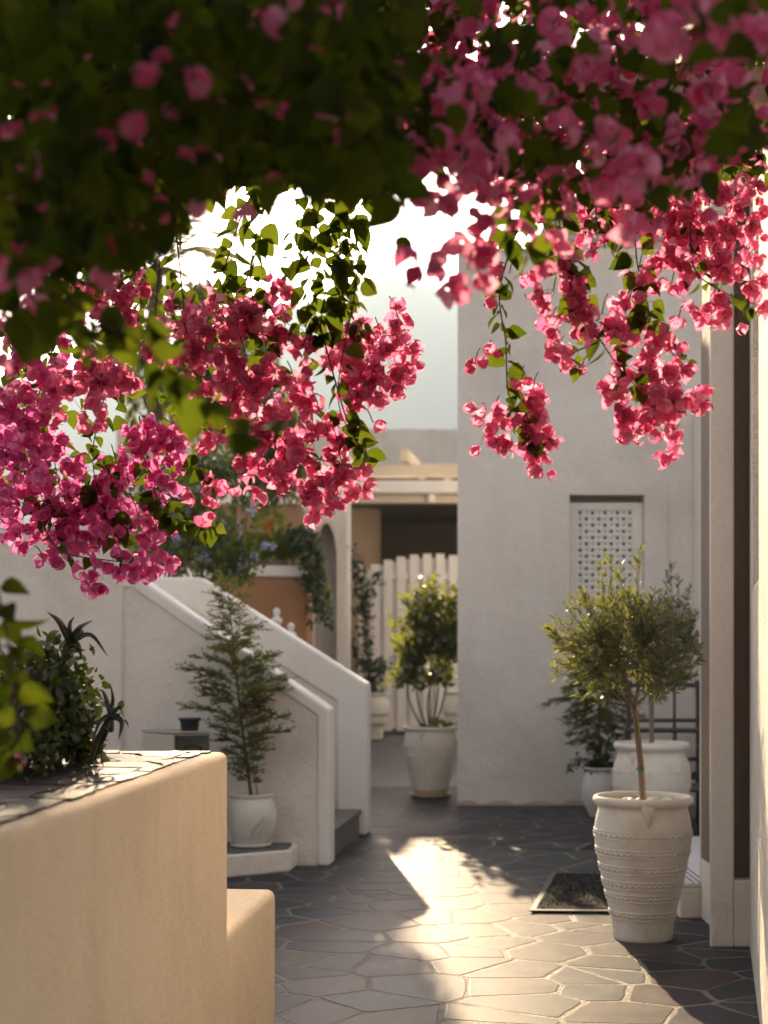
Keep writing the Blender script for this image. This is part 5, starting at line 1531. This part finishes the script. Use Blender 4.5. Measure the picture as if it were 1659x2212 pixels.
# soft foreground clusters
for (u, v, Y, r, n) in ((60, 290, 2.4, 30, 2), (10, 275, 2.3, 22, 1), (280, 430, 2.6, 45, 4), (100, 540, 2.5, 50, 4), (30, 470, 2.4, 36, 2), (200, 560, 2.5, 45, 2), (270, 540, 2.7, 30, 2), (490, 160, 2.6, 40, 2), (220, 150, 2.7, 20, 1), (360, 70, 2.7, 26, 1), (610, 40, 2.7, 40, 2), (700, 30, 2.7, 40, 2), (770, 350, 2.6, 24, 1), (730, 260, 2.5, 34, 2), (420, 420, 2.6, 24, 1), (20, 1550, 2.6, 26, 1), (10, 1620, 2.6, 22, 1), (5, 440, 2.5, 20, 1), (80, 730, 2.8, 26, 2), (580, 380, 2.7, 18, 1), (640, 280, 2.5, 20, 1), (330, 210, 2.7, 26, 1)):
    O.spray(u, v, Y, r, n, size=.041, stalk=.2)
# big soft leaves hanging in front of the left cascade
O.strand([(60, 600, 2.5), (160, 660, 2.45), (230, 700, 2.4), (300, 740, 2.4), (370, 800, 2.4), (430, 850, 2.4), (510, 920, 2.4), (560, 945, 2.4)], 26, .052, .0025, .03)
O.strand([(20, 580, 2.5), (100, 680, 2.5), (180, 750, 2.5), (220, 770, 2.5)], 12, .05)
O.strand([(-10, 1260, 2.7), (20, 1400, 2.65), (30, 1520, 2.6), (50, 1640, 2.6)], 16, .045)
O.strand([(-20, 1300, 2.7), (10, 1440, 2.7), (60, 1540, 2.7)], 9, .045)
# unseen leaf canopy added above the frame to darken the mass
for _ in range(3200):
    x, y = random.uniform(-2.6, 1.5), random.uniform(.3, 4.7)
    z = max(2.45, CH + 1400 / FPX * y + .02) + abs(random.gauss(0, .22))
    O.leaf((x, y, z), (random.gauss(0, 1), random.gauss(0, 1), random.gauss(-.5, .6)), .075 * random.uniform(.7, 1.3))
for _ in range(7500):          # unseen leaves added over and behind the camera to block skylight
    x, y = random.uniform(-3.2, 1.6), random.uniform(-6, .6)
    O.leaf((x, y, 2.5 + abs(random.gauss(0, .2))), (random.gauss(0, 1), random.gauss(0, 1), random.gauss(-.5, .6)), .13 * random.uniform(.7, 1.3))
for _ in range(2600):          # unseen leaf drapes added at the sides to keep light out
    y = random.uniform(-6, 1.6); x = random.choice((-3.1, -3.0, 1.6)) + random.gauss(0, .08)
    O.leaf((x, y, random.uniform(.9, 2.7)), (random.gauss(0, .6), random.gauss(0, .6), -1), .13 * random.uniform(.7, 1.3))
for _ in range(1800):  # unseen leaf wall added at the back to shut out the sky
    O.leaf((random.uniform(-3.1, 1.6), -6 + random.gauss(0, .1), random.uniform(.6, 2.7)), (random.gauss(0, .6), random.gauss(0, .6), -1), .14 * random.uniform(.7, 1.3))
O.build()

# ================================================================== AIR
def haze():
    m = bpy.data.materials.new('pale_haze'); m.use_nodes = True; nt = m.node_tree
    nt.nodes.remove(nt.nodes['Principled BSDF'])
    v = nt.nodes.new('ShaderNodeVolumePrincipled')
    v.inputs['Color'].default_value = (0.60, 0.79, 1.0, 1)
    v.inputs['Density'].default_value = 0.00047
    v.inputs['Anisotropy'].default_value = 0.2
    nt.links.new(v.outputs[0], nt.nodes['Material Output'].inputs['Volume'])
    return bobj('haze', box_bm(-3100, 3100, -3100, 6100, -1.6, 470), m, kind='stuff')
haze()
